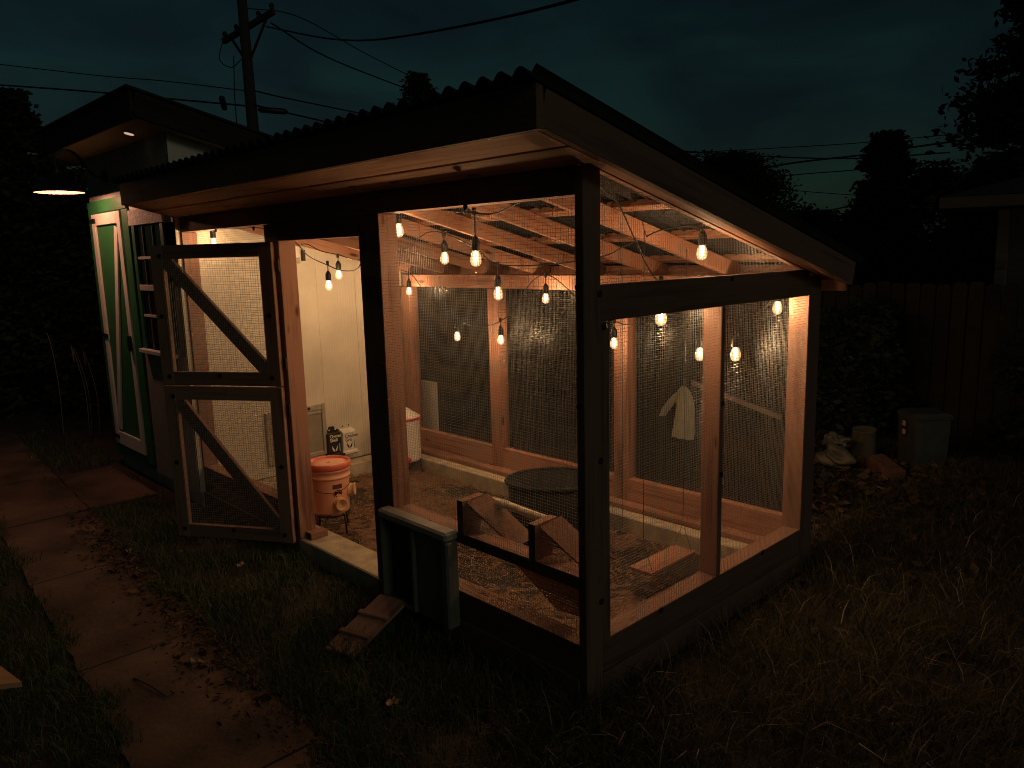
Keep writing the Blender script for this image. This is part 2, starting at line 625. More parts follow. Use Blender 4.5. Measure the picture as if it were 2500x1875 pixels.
path = empty('path', (-3.0, -1.1, GZ), kind='structure')
def yr(x): return -0.72 - 0.062 * (x + 4.8)
def slab(x0, x1, y0a, y0b, y1a, y1b, tilt=0):
    bm = bmesh.new()
    nx, ny = 8, 5
    top = []
    for j in range(ny + 1):
        for i in range(nx + 1):
            s, q = i / nx, j / ny
            x = x0 + (x1 - x0) * s
            lo = y0a + (y0b - y0a) * s
            hi = y1a + (y1b - y1a) * s
            ed = 0.012 if (j in (0, ny)) else 0
            y = lo + (hi - lo) * q + random.uniform(-ed, ed)
            z = GZ + 0.021 + tilt * (s - .5) + random.uniform(-.0015, .0015)
            if i in (0, nx) or j in (0, ny): z -= 0.005
            top.append(bm.verts.new((x, y, z)))
    for j in range(ny):
        for i in range(nx):
            k = j * (nx + 1) + i
            bm.faces.new((top[k], top[k + 1], top[k + nx + 2], top[k + nx + 1]))
    r = bmesh.ops.extrude_face_region(bm, geom=bm.faces[:])
    for v in [g for g in r['geom'] if isinstance(g, bmesh.types.BMVert)]:
        v.co.z -= 0.08
    bmesh.ops.recalc_face_normals(bm, faces=bm.faces[:])
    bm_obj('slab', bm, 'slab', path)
JX = [-8.98, -7.58, -6.2, -4.80, -3.41, -2.02, -0.66, 0.70, 2.05]
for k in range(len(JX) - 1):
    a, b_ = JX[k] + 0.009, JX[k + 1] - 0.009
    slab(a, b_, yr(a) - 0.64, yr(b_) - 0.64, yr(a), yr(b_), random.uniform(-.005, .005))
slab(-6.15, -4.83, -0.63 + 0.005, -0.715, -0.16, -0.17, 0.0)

# ------------------------------------------------------------------ chicken run: frame, mesh, roof
run = empty('chicken_run', (-2.1, 1.05, GZ), 'timber chicken run with wire mesh walls and sloping corrugated roof', 'chicken run')
def zb(y):            # underside of the rafters
    return 2.247 - 0.252 * y
D = 0.11
# concrete curb
def curb(name, x0, x1, y0, y1):
    return box(name, x0, x1, y0, y1, GZ - 0.06, -0.004, 'concrete', run, bev=0.008)
curb('curb', -4.10, -0.05, 0.008, 0.236)
curb('curb', -4.10, -0.13, 1.85, 2.165)
curb('curb', -4.15, -3.98, 0.24, 1.846)
curb('curb', -0.20, -0.004, 0.24, 1.846)
# front wall
fr = empty('front_wall', (-2.1, 0, GZ), parent=run)
corner_post = box('post', -0.046, 0.0, 0, D, GZ, zb(0.05) - 0.002, 'wood', fr)
box('post', -1.641, -1.442, 0, D + 0.01, -0.003, 2.119, 'wood', fr)
box('post', -2.762, -2.576, 0, D + 0.01, -0.003, 2.119, 'wood', fr)
box('post', -4.30, -4.149, 0, D + 0.01, -0.003, 2.119, 'wood', fr)
hd = prism('header', [(0.002, 2.122), (D, 2.122), (D, zb(D) - .003), (0.002, zb(0.002) - .003)], 0, -4.30, -0.048, 'wood', fr)
box('door_header', -2.574, -1.643, 0.003, D, 2.009, 2.120, 'wood', fr)
box('bottom_plate', -1.440, -0.048, 0.001, D, -0.001, 0.16, 'wood', fr)
box('bottom_plate', -4.147, -2.764, 0.001, D, -0.001, 0.222, 'wood', fr)
box('mid_rail', -1.440, -0.048, 0.001, D + 0.005, 0.425, 0.482, 'wood', fr)
box('foot_block', -2.574, -2.50, 0.04, D + 0.06, -0.002, 0.045, 'wood', fr)
box('skirt_board', -1.64, -0.048, -0.004, 0.004, GZ, -0.006, 'greywood', fr)
box('skirt_board', -4.30, -2.58, -0.004, 0.004, GZ, -0.006, 'greywood', fr)
wires('wire_mesh', True, (-1.442, 0.006, 0.482), (1, 0, 0), (0, 0, 1), 1.396, 1.64, PITCH, WR, fr, seed=1)
wires('wire_mesh', True, (-0.90, 0.006, 0.16), (1, 0, 0), (0, 0, 1), 0.854, 0.265, PITCH, WR, fr, seed=2)
wires('wire_mesh', True, (-4.149, 0.006, 0.222), (1, 0, 0), (0, 0, 1), 1.387, 1.90, PITCH, WR, fr, seed=3)
for x, z in ((-0.72, 2.112), (-1.455, 1.3), (-0.03, 1.75), (-0.03, 1.25), (-0.03, 0.80), (-0.03, 0.47), (-1.1, 0.478), (-0.5, 0.15), (-2.9, 2.10), (-3.5, 2.112)):
    disc_on('washer', (x, -0.0005, z), (0, -1, 0), 0.015, 0.005, 'washer', fr)
stain(fr, (0, -1, 0), ('washer',))
for p_ in corner_post.data.polygons:
    if (WM[corner_post.name].to_3x3() @ p_.normal).dot(Vector((1, 0, 0))) > .6:
        p_.material_index = 1
# right wall
rw = empty('side_wall', (0, 1.05, GZ), parent=run)
box('trim', -0.042, -0.002, D + 0.002, 0.166, -0.002, 1.598, 'wood', rw)
box('beam', -0.046, -0.001, D + 0.002, 2.02, 1.602, 1.755, 'wood', rw)
box('bottom_plate', -D, -0.001, D + 0.002, 2.02, -0.001, 0.155, 'wood', rw)
box('stud', -D, -0.001, 1.064, 1.099, 0.157, 1.600, 'wood', rw)
box('post', -0.125, 0.0, 2.024, 2.175, GZ, zb(2.1), 'wood', rw)
box('skirt_board', -0.006, 0.003, D, 2.02, GZ - 0.02, -0.003, 'greywood', rw)
wires('wire_mesh', True, (-0.008, 0.166, 0.155), (0, 1, 0), (0, 0, 1), 0.898, 1.447, PITCH, WR, rw, seed=4)
wires('wire_mesh', True, (-0.008, 1.099, 0.155), (0, 1, 0), (0, 0, 1), 0.922, 1.447, PITCH, WR, rw, seed=5)
wires('wire_mesh', True, (-0.010, D, 1.755), (0, 1, 0), (0, 0, 1), 1.91, 0.50, PITCH, WR, rw,
      clip=lambda u: (0.0, max(0.0, zb(u + D) - 1.757)), seed=6)
for y, z in ((0.10, 1.72), (0.13, 1.58), (0.10, 1.0), (1.082, 1.1), (1.082, 0.72), (0.55, 0.148), (1.55, 0.148), (1.15, 1.74), (0.1, 0.35)):
    disc_on('washer', (0.0005, y, z), (1, 0, 0), 0.015, 0.005, 'washer', rw)
stain(rw, (1, 0, 0), ('washer',))
# back wall
bw = empty('back_wall', (-2.1, 2.1, GZ), parent=run)
box('sill_plate', -4.10, -0.13, 1.955, 2.165, -0.002, 0.036, 'wood', bw)
box('bottom_plate', -4.10, -0.13, 2.055, 2.12, 0.038, 0.205, 'wood', bw)
box('top_plate', -4.10, -0.13, 2.055, 2.165, 1.600, 1.715, 'wood', bw)
for x in (-4.06, -2.80, -1.425):
    box('stud', x - 0.065, x + 0.065, 2.045, 2.15, 0.038, 1.598, 'wood', bw)
wires('wire_mesh', True, (-4.0, 2.124, 0.205), (1, 0, 0), (0, 0, 1), 1.14, 1.395, PITCH, WR, bw, seed=7)
wires('wire_mesh', True, (-2.74, 2.124, 0.205), (1, 0, 0), (0, 0, 1), 1.255, 1.395, PITCH, WR, bw, seed=8)
wires('wire_mesh', True, (-1.36, 2.124, 0.205), (1, 0, 0), (0, 0, 1), 1.235, 1.395, PITCH, WR, bw, seed=9)
# roof
rf = empty('roof', (-2.1, 1.0, 2.0), parent=run)
Y0, Y1, XL, XR = -0.36, 2.30, -4.22, 0.10
sl = Vector((0, 1, -0.252)).normalized()
upn = Vector((0, 0.252, 1)).normalized()
def rafter(x, wd=0.038):
    z = lambda y: zb(y) + 0.052
    beam('rafter', (x, Y0 + 0.005, z(Y0 + 0.005)), (x, Y1 - 0.04, z(Y1 - 0.04)), wd, 0.098, 'roofwood', rf, up=upn)
for x in (-0.022, -0.60, -1.18, -1.76, -2.34, -2.92, -3.50, -4.06):
    rafter(x)
for y in (-0.25, 0.35, 0.95, 1.55, 2.15):
    c_ = Vector((0, y, zb(y) + 0.052)) + upn * 0.069
    beam('purlin', (XL + 0.01, c_.y, c_.z), (XR - 0.005, c_.y, c_.z), 0.089, 0.037, 'roofwood', rf, up=upn)
# soffit boards under the front overhang
for ya, yb in ((-0.355, -0.195), (-0.185, -0.008)):
    ym = (ya + yb) / 2
    c_ = Vector((0, ym, zb(ym))) - upn * 0.006
    beam('soffit_board', (XL, c_.y, c_.z), (XR, c_.y, c_.z), (yb - ya), 0.018, 'soffitwood', rf, up=upn, bev=0.002)
# soffit of the gable overhang
beam('soffit_board', (0.052, 0.0, zb(0.0) + 0.012), (0.052, 2.26, zb(2.26) + 0.012), 0.094, 0.018, 'roofwood', rf, up=upn, bev=0.002)
# fascia, rake, eave boards
beam('fascia_board', (XL, Y0 - 0.02, zb(Y0) + 0.062), (XR + 0.04, Y0 - 0.02, zb(Y0) + 0.062), 0.038, 0.16, 'stain', rf)
beam('rake_board', (XR + 0.02, Y0, zb(Y0) + 0.066), (XR + 0.02, Y1 + 0.01, zb(Y1 + 0.01) + 0.066), 0.038, 0.155, 'stain', rf, up=upn)
beam('rake_board', (XL - 0.02, Y0, zb(Y0) + 0.066), (XL - 0.02, Y1 + 0.01, zb(Y1 + 0.01) + 0.066), 0.038, 0.155, 'stain', rf, up=upn)
beam('eave_board', (XL, Y1 - 0.01, zb(Y1) + 0.03), (XR, Y1 - 0.01, zb(Y1) + 0.03), 0.03, 0.16, 'roofwood', rf)
# corrugated sheet
def corrugated():
    px, amp = 0.098, 0.020
    xs = np.arange(XL - 0.07, XR + 0.085, px / 10)
    V, Fs = [], []
    for k, (y, dz) in enumerate(((Y0 - 0.075, 0), (1.0, -0.004), (Y1 + 0.08, 0))):
        for x in xs:
            for s in (0, 1):
                z = zb(y) + 0.148 + amp * (2.2 * abs(math.cos(math.pi * x / px)) ** 0.8 - 1) + dz - 0.004 * s
                V.append((x, y, z))
    n = len(xs) * 2
    for k in range(2):
        for i in range(len(xs) - 1):
            a = k * n + 2 * i
            Fs.append((a, a + 2, a + n + 2, a + n))
            Fs.append((a + 1, a + n + 1, a + n + 3, a + 3))
    for k in (0, 2):
        for i in range(len(xs) - 1):
            a = k * n + 2 * i
            Fs.append((a, a + 1, a + 3, a + 2))
    return mesh('roof_sheet', V, Fs, 'roof', rf, smooth=False)
corrugated()
# half-door leaves, swung out on the left jamb
H = Vector((-2.60, -0.03, 0))
ang = math.radians(-147.4)
Dv = Vector((math.cos(ang), math.sin(ang), 0))
Nv = Vector((-Dv.y, Dv.x, 0))
def leaf(name, z0, z1):
    lf = empty(name, (H.x, H.y, z0), parent=run)
    LW, w_, th = 0.90, 0.092, 0.038
    P = lambda s, z, o=0: H + Dv * s + Vector((0, 0, z)) + Nv * o
    beam('stile', P(w_ / 2 + .001, z0), P(w_ / 2 + .001, z1), w_, th, 'wood', lf, up=Nv)
    beam('stile', P(LW - w_ / 2, z0), P(LW - w_ / 2, z1), w_, th, 'wood', lf, up=Nv)
    for zc in (z0 + w_ / 2, z1 - w_ / 2):
        beam('rail', P(w_ + .002, zc), P(LW - w_ - .001, zc), w_ - .002, th - .001, 'wood', lf, up=Nv)
    a, b_ = P(LW - w_ + .03, z1 - w_ + .035), P(w_ - .03, z0 + w_ - .035)
    beam('brace', a, b_, 0.088, th - .004, 'wood', lf, up=Nv)
    wires('wire_mesh', True, P(w_ - .01, z0 + w_ - .01, 0.021 if Nv.y < 0 else -0.021), Dv, (0, 0, 1), LW - 2 * w_ + .02, z1 - z0 - 2 * w_ + .02, 0.0172, WR * 1.2, lf, seed=int(z0 * 10) + 20)
    fn = -Nv if Nv.y > 0 else Nv
    for s, z in ((LW - .07, z1 - .07), (LW - .045, (z0 + z1) / 2), (.045, (z0 + z1) / 2), (.06, z0 + .06), (LW - .06, z0 + .06), (LW / 2, z0 + .07)):
        disc_on('washer', P(s, z) + fn * 0.0195, fn, 0.016, 0.005, 'washer', lf)
    stain(lf, fn, ('washer',))
    for z in (z0 + .15, z1 - .15):
        box('hinge', -2.602, -2.574, -0.012, -0.002, z - .04, z + .04, 'iron', lf, bev=0.001)
leaf('lower_door_leaf', -0.023, 1.056)
leaf('upper_door_leaf', 1.064, 2.004)

# bedding on the floor
V, Fs = [], []
nx, ny = 80, 36
for j in range(ny + 1):
    for i in range(nx + 1):
        x = -3.95 + 3.75 * i / nx
        y = 0.236 + 1.614 * j / ny
        z = FZ + 0.015 * math.sin(3 * x) * math.cos(4 * y) + random.uniform(-.012, .012) + 0.05 * max(0, 1 - ((x + 2.5) ** 2 / .5 + (y - 1.2) ** 2 / .12))
        V.append((x, y, z))
for j in range(ny):
    for i in range(nx):
        k = j * (nx + 1) + i
        Fs.append((k, k + 1, k + nx + 2, k + nx + 1))
tag(mesh('bedding_floor', V, Fs, 'litterbed', smooth=False), kind='structure')

def strips(name, P, L, Wd, yawv, pitchv, col, mat, bend=0.25, roll=None):
    """many small bent strips (straw, blades lying down): numpy, three points along each"""
    n = len(P)
    d = np.stack([np.cos(yawv) * np.cos(pitchv), np.sin(yawv) * np.cos(pitchv), np.sin(pitchv)], 1)
    s = np.stack([-np.sin(yawv), np.cos(yawv), rng.uniform(-.5, .5, n)], 1)
    V = np.zeros((n, 6, 3))
    for k, (q, lift) in enumerate(((-.5, 0), (0, bend), (.5, 0))):
        c_ = P + d * (L * q)[:, None]
        c_[:, 2] += lift * L * 0.4
        V[:, 2 * k] = c_ - s * (Wd / 2)[:, None]
        V[:, 2 * k + 1] = c_ + s * (Wd / 2)[:, None]
    base = (np.arange(n) * 6)[:, None]
    q1 = base + np.array([0, 1, 3, 2]); q2 = base + np.array([2, 3, 5, 4])
    Fq = np.concatenate([q1, q2], 0)
    return raw_quads(name, V.reshape(-1, 3), Fq, np.repeat(col, 6, 0), mat)

def raw_quads(name, V, Q, col, mat):
    me = bpy.data.meshes.new(name)
    nv, nf, k = len(V), len(Q), Q.shape[1]
    me.vertices.add(nv)
    me.vertices.foreach_set('co', V.astype(np.float32).ravel())
    me.loops.add(nf * k)
    me.loops.foreach_set('vertex_index', Q.astype(np.int32).ravel())
    me.polygons.add(nf)
    me.polygons.foreach_set('loop_start', (np.arange(nf) * k).astype(np.int32))
    me.update(calc_edges=True)
    at_ = me.attributes.new('Col', 'FLOAT_COLOR', 'POINT')
    c4 = np.ones((nv, 4), np.float32)
    c4[:, :3] = col
    at_.data.foreach_set('color', c4.ravel())
    me.materials.append(M[mat])
    me.validate()
    o = bpy.data.objects.new(name, me)
    return o

def lerp_cols(a, b_, n, lo=.6, hi=1.2):
    q = rng.random((n, 1))
    return (np.array(a) * (1 - q) + np.array(b_) * q) * rng.uniform(lo, hi, (n, 1))

n = 48000
P = np.stack([rng.uniform(-3.94, -0.21, n), rng.uniform(0.24, 1.84, n), np.zeros(n)], 1)
v_ = np.sin(P[:, 0] * 4.3 + 1.5 * np.sin(P[:, 1] * 5)) * np.sin(P[:, 1] * 5.7 + 1.2 * np.sin(P[:, 0] * 3.7)) + .35 * np.sin(P[:, 0] * 13 + P[:, 1] * 11)
P = P[rng.random(n) < np.clip(.5 + .55 * v_, .05, 1)]
n = len(P)
hump = 0.05 * np.maximum(0, 1 - ((P[:, 0] + 2.5) ** 2 / .5 + (P[:, 1] - 1.2) ** 2 / .12))
P[:, 2] = FZ + 0.012 + 0.015 * np.sin(3 * P[:, 0]) * np.cos(4 * P[:, 1]) + hump + rng.uniform(0, .022, n)
o = strips('straw_bedding', P, rng.gamma(3.0, .0105, n).clip(.01, .09), rng.gamma(2.5, .00105, n).clip(.001, .008), rng.uniform(0, 6.28, n), rng.normal(0, .22, n),
           lerp_cols((.38, .225, .13), (.17, .094, .055), n), 'straw')
link(o, Matrix.Identity(4), None)
tag(o, 'loose straw and wood shavings covering the floor inside the run', 'bedding', kind='stuff')

# ------------------------------------------------------------------ shed with green door
shed = empty('garden_shed', (-5.2, 1.2, GZ), 'white garden shed with green trim and barn style door', 'shed')
SX0, SX1, SY0, SY1 = -6.22, -4.165, -0.05, 2.16
def zr(y): return 2.86 - 0.243 * y        # underside of shed roof
def grooved(name, x0, x1, at_y, z0, z1, axis, sign, clipz=None, mat='siding'):
    """siding sheet with vertical grooves every 0.2 m"""
    V, Fs = [], []
    pts = []
    a = x0
    while a < x1 - 1e-4:
        b_ = min(a + 0.4, x1)
        pts += [(a, 0.0), (max(a, b_ - 0.009), 0.0), (max(a, b_ - 0.007), -0.003), (b_ - 0.002, -0.003)]
        a = b_
    pts.append((x1, 0))
    for u, dpt in pts:
        for z in (z0, None):
            zz = z if z is not None else (clipz(u) if clipz else z1)
            V.append((u, at_y + sign * dpt, zz) if axis == 0 else (at_y + sign * dpt, u, zz))
    for i in range(len(pts) - 1):
        Fs.append((2 * i, 2 * i + 2, 2 * i + 3, 2 * i + 1))
    return mesh(name, V, Fs, mat, shed)
grooved('side_siding', SY0 + 0.01, SY1, SX1, 0.0, 0, 1, 1, clipz=lambda y: zr(y))
grooved('side_siding', SY0 + 0.01, SY1, SX0, 0.0, 0, 1, -1, clipz=lambda y: zr(y))
grooved('front_siding', -5.13, SX1, SY0, 0.0, 1.13, 0, -1, mat='greysiding')
grooved('front_siding', SX0, SX1, SY0, 2.47, zr(SY0), 0, -1, mat='greysiding')
grooved('front_siding', -5.13, SX1, SY0, 2.20, 2.47, 0, -1)
grooved('back_siding', SX0, SX1, SY1, 0.0, zr(SY1), 0, 1)
box('foundation', SX0 + .03, SX1 - .03, SY0 + .04, SY1 - .03, GZ - .03, -0.002, 'concrete', shed)
box('corner_trim', SX0 - .012, SX0 + .085, SY0 - .02, SY0 - .001, 0.0, 2.468, 'green', shed)
box('door_header_trim', SX0 + .087, -5.16, SY0 - .022, SY0 - .001, 2.36, 2.472, 'green', shed)
box('door_trim', -5.295, -5.14, SY0 - .018, SY0 - .001, 0.05, 2.358, 'green', shed)
box('door_sill_trim', SX0 + .09, -5.30, SY0 - .015, SY0 - .001, 0.0, 0.10, 'green', shed)
sd = box('door', -6.12, -5.30, SY0 - .012, SY0 - .002, 0.115, 2.355, 'green', shed)
DY0, DY1 = SY0 - .032, SY0 - .013
box('door_stile', -6.115, -6.02, DY0, DY1, 0.125, 2.35, 'white', sd)
box('door_stile', -5.40, -5.305, DY0, DY1, 0.125, 2.35, 'white', sd)
box('door_rail', -6.018, -5.402, DY0, DY1, 2.245, 2.35, 'white', sd)
box('door_rail', -6.018, -5.402, DY0, DY1, 0.125, 0.255, 'white', sd)
beam('door_brace', (-5.445, (DY0 + DY1) / 2, 2.21), (-5.975, (DY0 + DY1) / 2, 0.29), 0.09, 0.017, 'white', sd, up=(0, 1, 0))
for z in (2.29, 1.2, 0.2):
    box('strap_hinge', -6.16, -5.99, DY0 - .008, DY0 - .001, z - .02, z + .02, 'iron', sd, bev=0.002)
box('door_latch', -5.37, -5.33, DY0 - .03, DY0 - .001, 1.10, 1.24, 'iron', sd)
# window right of the door
wn = box('window', -5.02, -4.36, SY0 - .004, SY0 + .03, 1.20, 2.195, 'glassdark', shed, bev=0)
for x0, x1 in ((-5.06, -4.985), (-4.40, -4.33)):
    box('window_casing', x0, x1, SY0 - .025, SY0 - .005, 1.15, 2.20, 'green', wn)
box('window_sill', -5.08, -4.31, SY0 - .06, SY0 - .005, 1.115, 1.148, 'white', wn)
for z in (1.44, 1.68, 1.93):
    box('muntin', -4.983, -4.402, SY0 - .018, SY0 - .006, z - .012, z + .012, 'white', wn, bev=0.002)
for x in (-4.83, -4.60):
    box('muntin', x - .010, x + .010, SY0 - .016, SY0 - .0055, 1.15, 2.19, 'greywood', wn, bev=0.002)
box('meeting_rail', -4.983, -4.402, SY0 - .03, SY0 - .019, 1.655, 1.705, 'white', wn)
box('window_head_trim', -5.10, -4.31, SY0 - .03, SY0 - .003, 2.205, 2.335, 'roughwhite', shed)
# roof of the shed: lean-to, high at the front
sr = empty('roof', (-5.2, 1.2, 2.7), parent=shed)
SRX0, SRX1, SRY0, SRY1 = -6.62, -4.0, -0.31, 2.4
upS = Vector((0, 0.243, 1)).normalized()
def sslab(name, off, th, mat, x0=SRX0, x1=SRX1, y0=SRY0, y1=SRY1):
    a = Vector(((x0 + x1) / 2, y0, zr(y0) + off)); b_ = Vector(((x0 + x1) / 2, y1, zr(y1) + off))
    return beam(name, a, b_, x1 - x0, th, mat, sr, up=upS)
sslab('soffit', 0.012, 0.02, 'soffittan', x0=SRX0 + .03, x1=SRX1 - .03)
sslab('roofing', 0.20, 0.02, 'roof', SRX0 - .03, SRX1 + .02, SRY0 - .05, SRY1 + .05)
for x in (SRX0 + .01, SRX1 - .012):
    beam('rake_board', (x, SRY0, zr(SRY0) + .10), (x, SRY1, zr(SRY1) + .10), 0.024, 0.19, 'fencewood', sr, up=upS)
beam('fascia_board', (SRX0, SRY0 - .015, zr(SRY0) + .09), (SRX1, SRY0 - .015, zr(SRY0) + .09), 0.026, 0.21, 'fencewood', sr)
sl_ = disc_on('soffit_glow_disc', (-4.52, -0.19, zr(-0.19) - 0.003), (0, -0.24, -1), 0.045, 0.012, 'whiteplastic', sr, n=20)  # added disc standing for a spot of lamp light on the soffit, no fixture
M['soffitspot'] = emis('soffit_spot_glow', (1, .68, .45), 0.6)
disc_on('lens', (-4.52, -0.19, zr(-0.19) - 0.0155), (0, -0.24, -1), 0.036, 0.004, 'soffitspot', sl_, n=20)  # glowing face that imitates the leaked light, not a real lens
# pet door in the side wall, seen inside the run
pd = empty('pet_door', (SX1, 0.86, 0.13), parent=shed)
def frame_ring(y0, y1, z0, z1, wd, x0, x1, mat):
    box('frame_side', x0, x1, y0, y0 + wd, z0, z1, mat, pd, bev=0.004)
    box('frame_side', x0, x1, y1 - wd, y1, z0, z1, mat, pd, bev=0.004)
    box('frame_rail', x0, x1 - .001, y0 + wd + .001, y1 - wd - .001, z1 - wd * 1.3, z1, mat, pd, bev=0.004)
    box('frame_rail', x0, x1 - .001, y0 + wd + .001, y1 - wd - .001, z0, z0 + wd, mat, pd, bev=0.004)
frame_ring(0.565, 1.15, 0.10, 0.575, 0.038, SX1 + .001, SX1 + .03, 'paleplastic')
box('flap', SX1 + .004, SX1 + .012, 0.603, 1.112, 0.138, 0.49, 'flap', pd, bev=0.002)
box('flap_channel', SX1 + .004, SX1 + .022, 0.604, 1.111, 0.492, 0.524, 'paleplastic', pd, bev=0.002)
disc_on('knob', (SX1 + .029, 0.98, 0.552), (1, 0, 0), 0.013, 0.014, 'black', pd)

# gooseneck lamp on the shed
gl_ = empty('gooseneck_lamp', (-5.67, SY0, 2.65), 'dark gooseneck barn lamp glowing above the green shed door', 'lamp')
LX, LY, LZ = -5.66, -0.44, 2.525
disc_on('wall_plate', (-5.67, SY0 - .002, 2.655), (0, -1, 0), 0.06, 0.03, 'iron', gl_, n=20)
tube('arm', spline([(-5.67, SY0 - .03, 2.655), (-5.67, -0.13, 2.665), (-5.668, -0.20, 2.74), (-5.665, -0.28, 2.855), (-5.66, -0.37, 2.88), (LX, LY, 2.83), (LX, LY, 2.70)], 6), 0.0115, 'iron', gl_, n=8)
prof = [(0.032, 0.20), (0.036, 0.165), (0.05, 0.145), (0.085, 0.11), (0.15, 0.055), (0.195, 0.022), (0.205, 0.0), (0.198, 0.0), (0.188, 0.02), (0.145, 0.05), (0.08, 0.104), (0.045, 0.138), (0.0, 0.142)]
sh_ = lathe('shade', prof, 'iron', gl_, Matrix.Translation((LX, LY, LZ - .01)), n=40, cap=False)
lathe('shade_lining', [(0.197, 0.002), (0.186, 0.0195), (0.143, 0.0495), (0.078, 0.1035), (0.043, 0.1375)], 'lining', gl_, Matrix.Translation((LX, LY, LZ - .0115)), n=40, cap=False)
lathe('bulb', [(0.004, 0.0), (0.02, 0.006), (0.03, 0.025), (0.028, 0.05), (0.016, 0.08), (0.014, 0.115)], 'lampbulb', gl_, Matrix.Translation((LX, LY, LZ - .008)), n=18)
ld = bpy.data.lights.new('lamp_light', 'POINT')
ld.energy = LAMP_W
ld.color = (1.0, 0.45, 0.26)
ld.shadow_soft_size = 0.034
lo = bpy.data.objects.new('lamp_light', ld)
link(lo, Matrix.Translation((LX, LY, LZ + .02)), gl_)

# ------------------------------------------------------------------ string lights
BULB = [(0.0135, 0.0), (0.0150, -0.007), (0.0200, -0.018), (0.0240, -0.031), (0.0252, -0.043), (0.0238, -0.054), (0.0190, -0.064), (0.0110, -0.0705), (0.001, -0.0725)]
_b = {}
def string(name, label, route, bulbs, fork=None):
    root = empty(name, route[0], label, 'string lights', 'strings of warm bulbs in the run')
    tube('cord', spline(route, 8), 0.0042, 'cord', root, n=6)
    for bx, by, bz, tilt, drop in bulbs:
        rot = Matrix.Rotation(math.radians(tilt), 4, 'Y') @ Matrix.Rotation(math.radians(tilt * .6), 4, 'X')
        top = Vector((bx, by, bz + 0.045))
        T = Matrix.Translation(top) @ rot @ Matrix.Scale(1.16, 4)
        so = lathe('socket', [(0.006, 0.062), (0.010, 0.056), (0.0185, 0.040), (0.0195, 0.036), (0.0195, 0.002), (0.0175, -0.004)], 'black', root, T, n=14)
        if 'g' not in _b:
            bo = lathe('bulb', BULB, 'bulbglass', so, T, n=20, cap=False)
            _b['g'] = bo.data
        else:
            bo = link(bpy.data.objects.new('bulb', _b['g']), T, so)
        if 'f' not in _b:
            V, Fs = [], []
            for k in range(4):
                a = k * math.pi / 2
                v, f_ = tube_data([(0.009 * math.cos(a), 0.009 * math.sin(a), -0.012), (0.007 * math.cos(a + .5), 0.007 * math.sin(a + .5), -0.050)], 0.0017, 5)
                o_ = len(V)
                V += v
                Fs += [tuple(i + o_ for i in g) for g in f_]
            fo = mesh('filament', V, Fs, 'filament', so, T)
            _b['f'] = fo.data
        else:
            fo = link(bpy.data.objects.new('filament', _b['f']), T, so)
        tube('drop_cord', [(bx, by, bz + 0.103), (bx + .002, by, bz + 0.10 + drop * .6), (bx, by, bz + 0.10 + drop)], 0.0038, 'cord', root)
        box('cord_clip', bx - .010, bx + .010, by - .010, by + .010, bz + 0.09 + drop, bz + 0.125 + drop, 'black', root, bev=0.004)
        l = bpy.data.lights.new('bulb_light', 'POINT')
        l.energy = BULB_W * random.uniform(.78, 1.2)
        l.color = BULB_COL
        l.shadow_soft_size = 0.011
        link(bpy.data.objects.new('bulb_light', l), T @ Matrix.Translation((0, 0, -0.030)), so)
    return root

string('string_lights', 'black cord of glowing bulbs sagging in front of the back mesh wall',
       [(-4.02, 1.98, 1.76), (-3.83, 1.95, 1.73), (-3.69, 1.93, 1.65), (-3.42, 1.87, 1.47), (-3.08, 1.79, 1.36), (-2.99, 1.81, 1.33), (-2.82, 1.87, 1.29), (-2.65, 1.9, 1.31), (-2.54, 1.90, 1.35), (-2.41, 1.90, 1.42), (-2.27, 1.93, 1.61), (-2.16, 1.92, 1.69), (-2.05, 1.92, 1.72), (-1.91, 1.89, 1.69), (-1.67, 1.82, 1.58), (-1.51, 1.81, 1.47), (-1.32, 1.83, 1.41), (-1.11, 1.78, 1.39), (-0.88, 1.74, 1.46), (-0.6, 1.55, 1.50), (-0.38, 1.44, 1.47), (-0.15, 1.38, 1.50), (-0.12, 1.44, 1.51), (-0.12, 1.59, 1.52), (-0.14, 1.8, 1.57), (-0.15, 1.93, 1.66)],
       [(-3.84, 1.94, 1.56, 3, .06), (-2.99, 1.80, 1.20, -2, .04), (-2.54, 1.89, 1.19, 0, .06), (-2.04, 1.91, 1.54, 4, .07), (-1.31, 1.83, 1.25, 0, .05), (-0.36, 1.43, 1.29, 0, .07), (-0.12, 1.41, 1.31, 2, .08), (-0.15, 1.93, 1.53, 2, .03)])
string('string_lights', 'black cord of glowing bulbs crossing beneath the middle rafters',
       [(-4.06, 0.96, 2.01), (-3.97, 0.99, 2.01), (-3.79, 1.01, 1.95), (-3.58, 1.05, 1.915), (-3.3, 1.07, 1.87), (-2.7, 1.05, 1.93), (-2.2, 0.9, 2.04), (-1.88, 0.8, 2.03), (-1.6, .82, 1.93), (-1.39, 0.81, 1.83), (-1.15, 1.0, 1.82), (-0.91, 1.22, 1.86), (-0.77, 1.23, 1.91), (-0.64, 1.23, 1.95), (-0.44, 1.17, 2.0), (-0.19, 1.17, 2.02)],
       [(-3.58, 1.04, 1.75, 0, .05), (-1.88, 0.8, 1.87, 3, .05), (-1.39, 0.81, 1.65, -5, .07), (-0.19, 1.17, 1.87, 5, .05)])
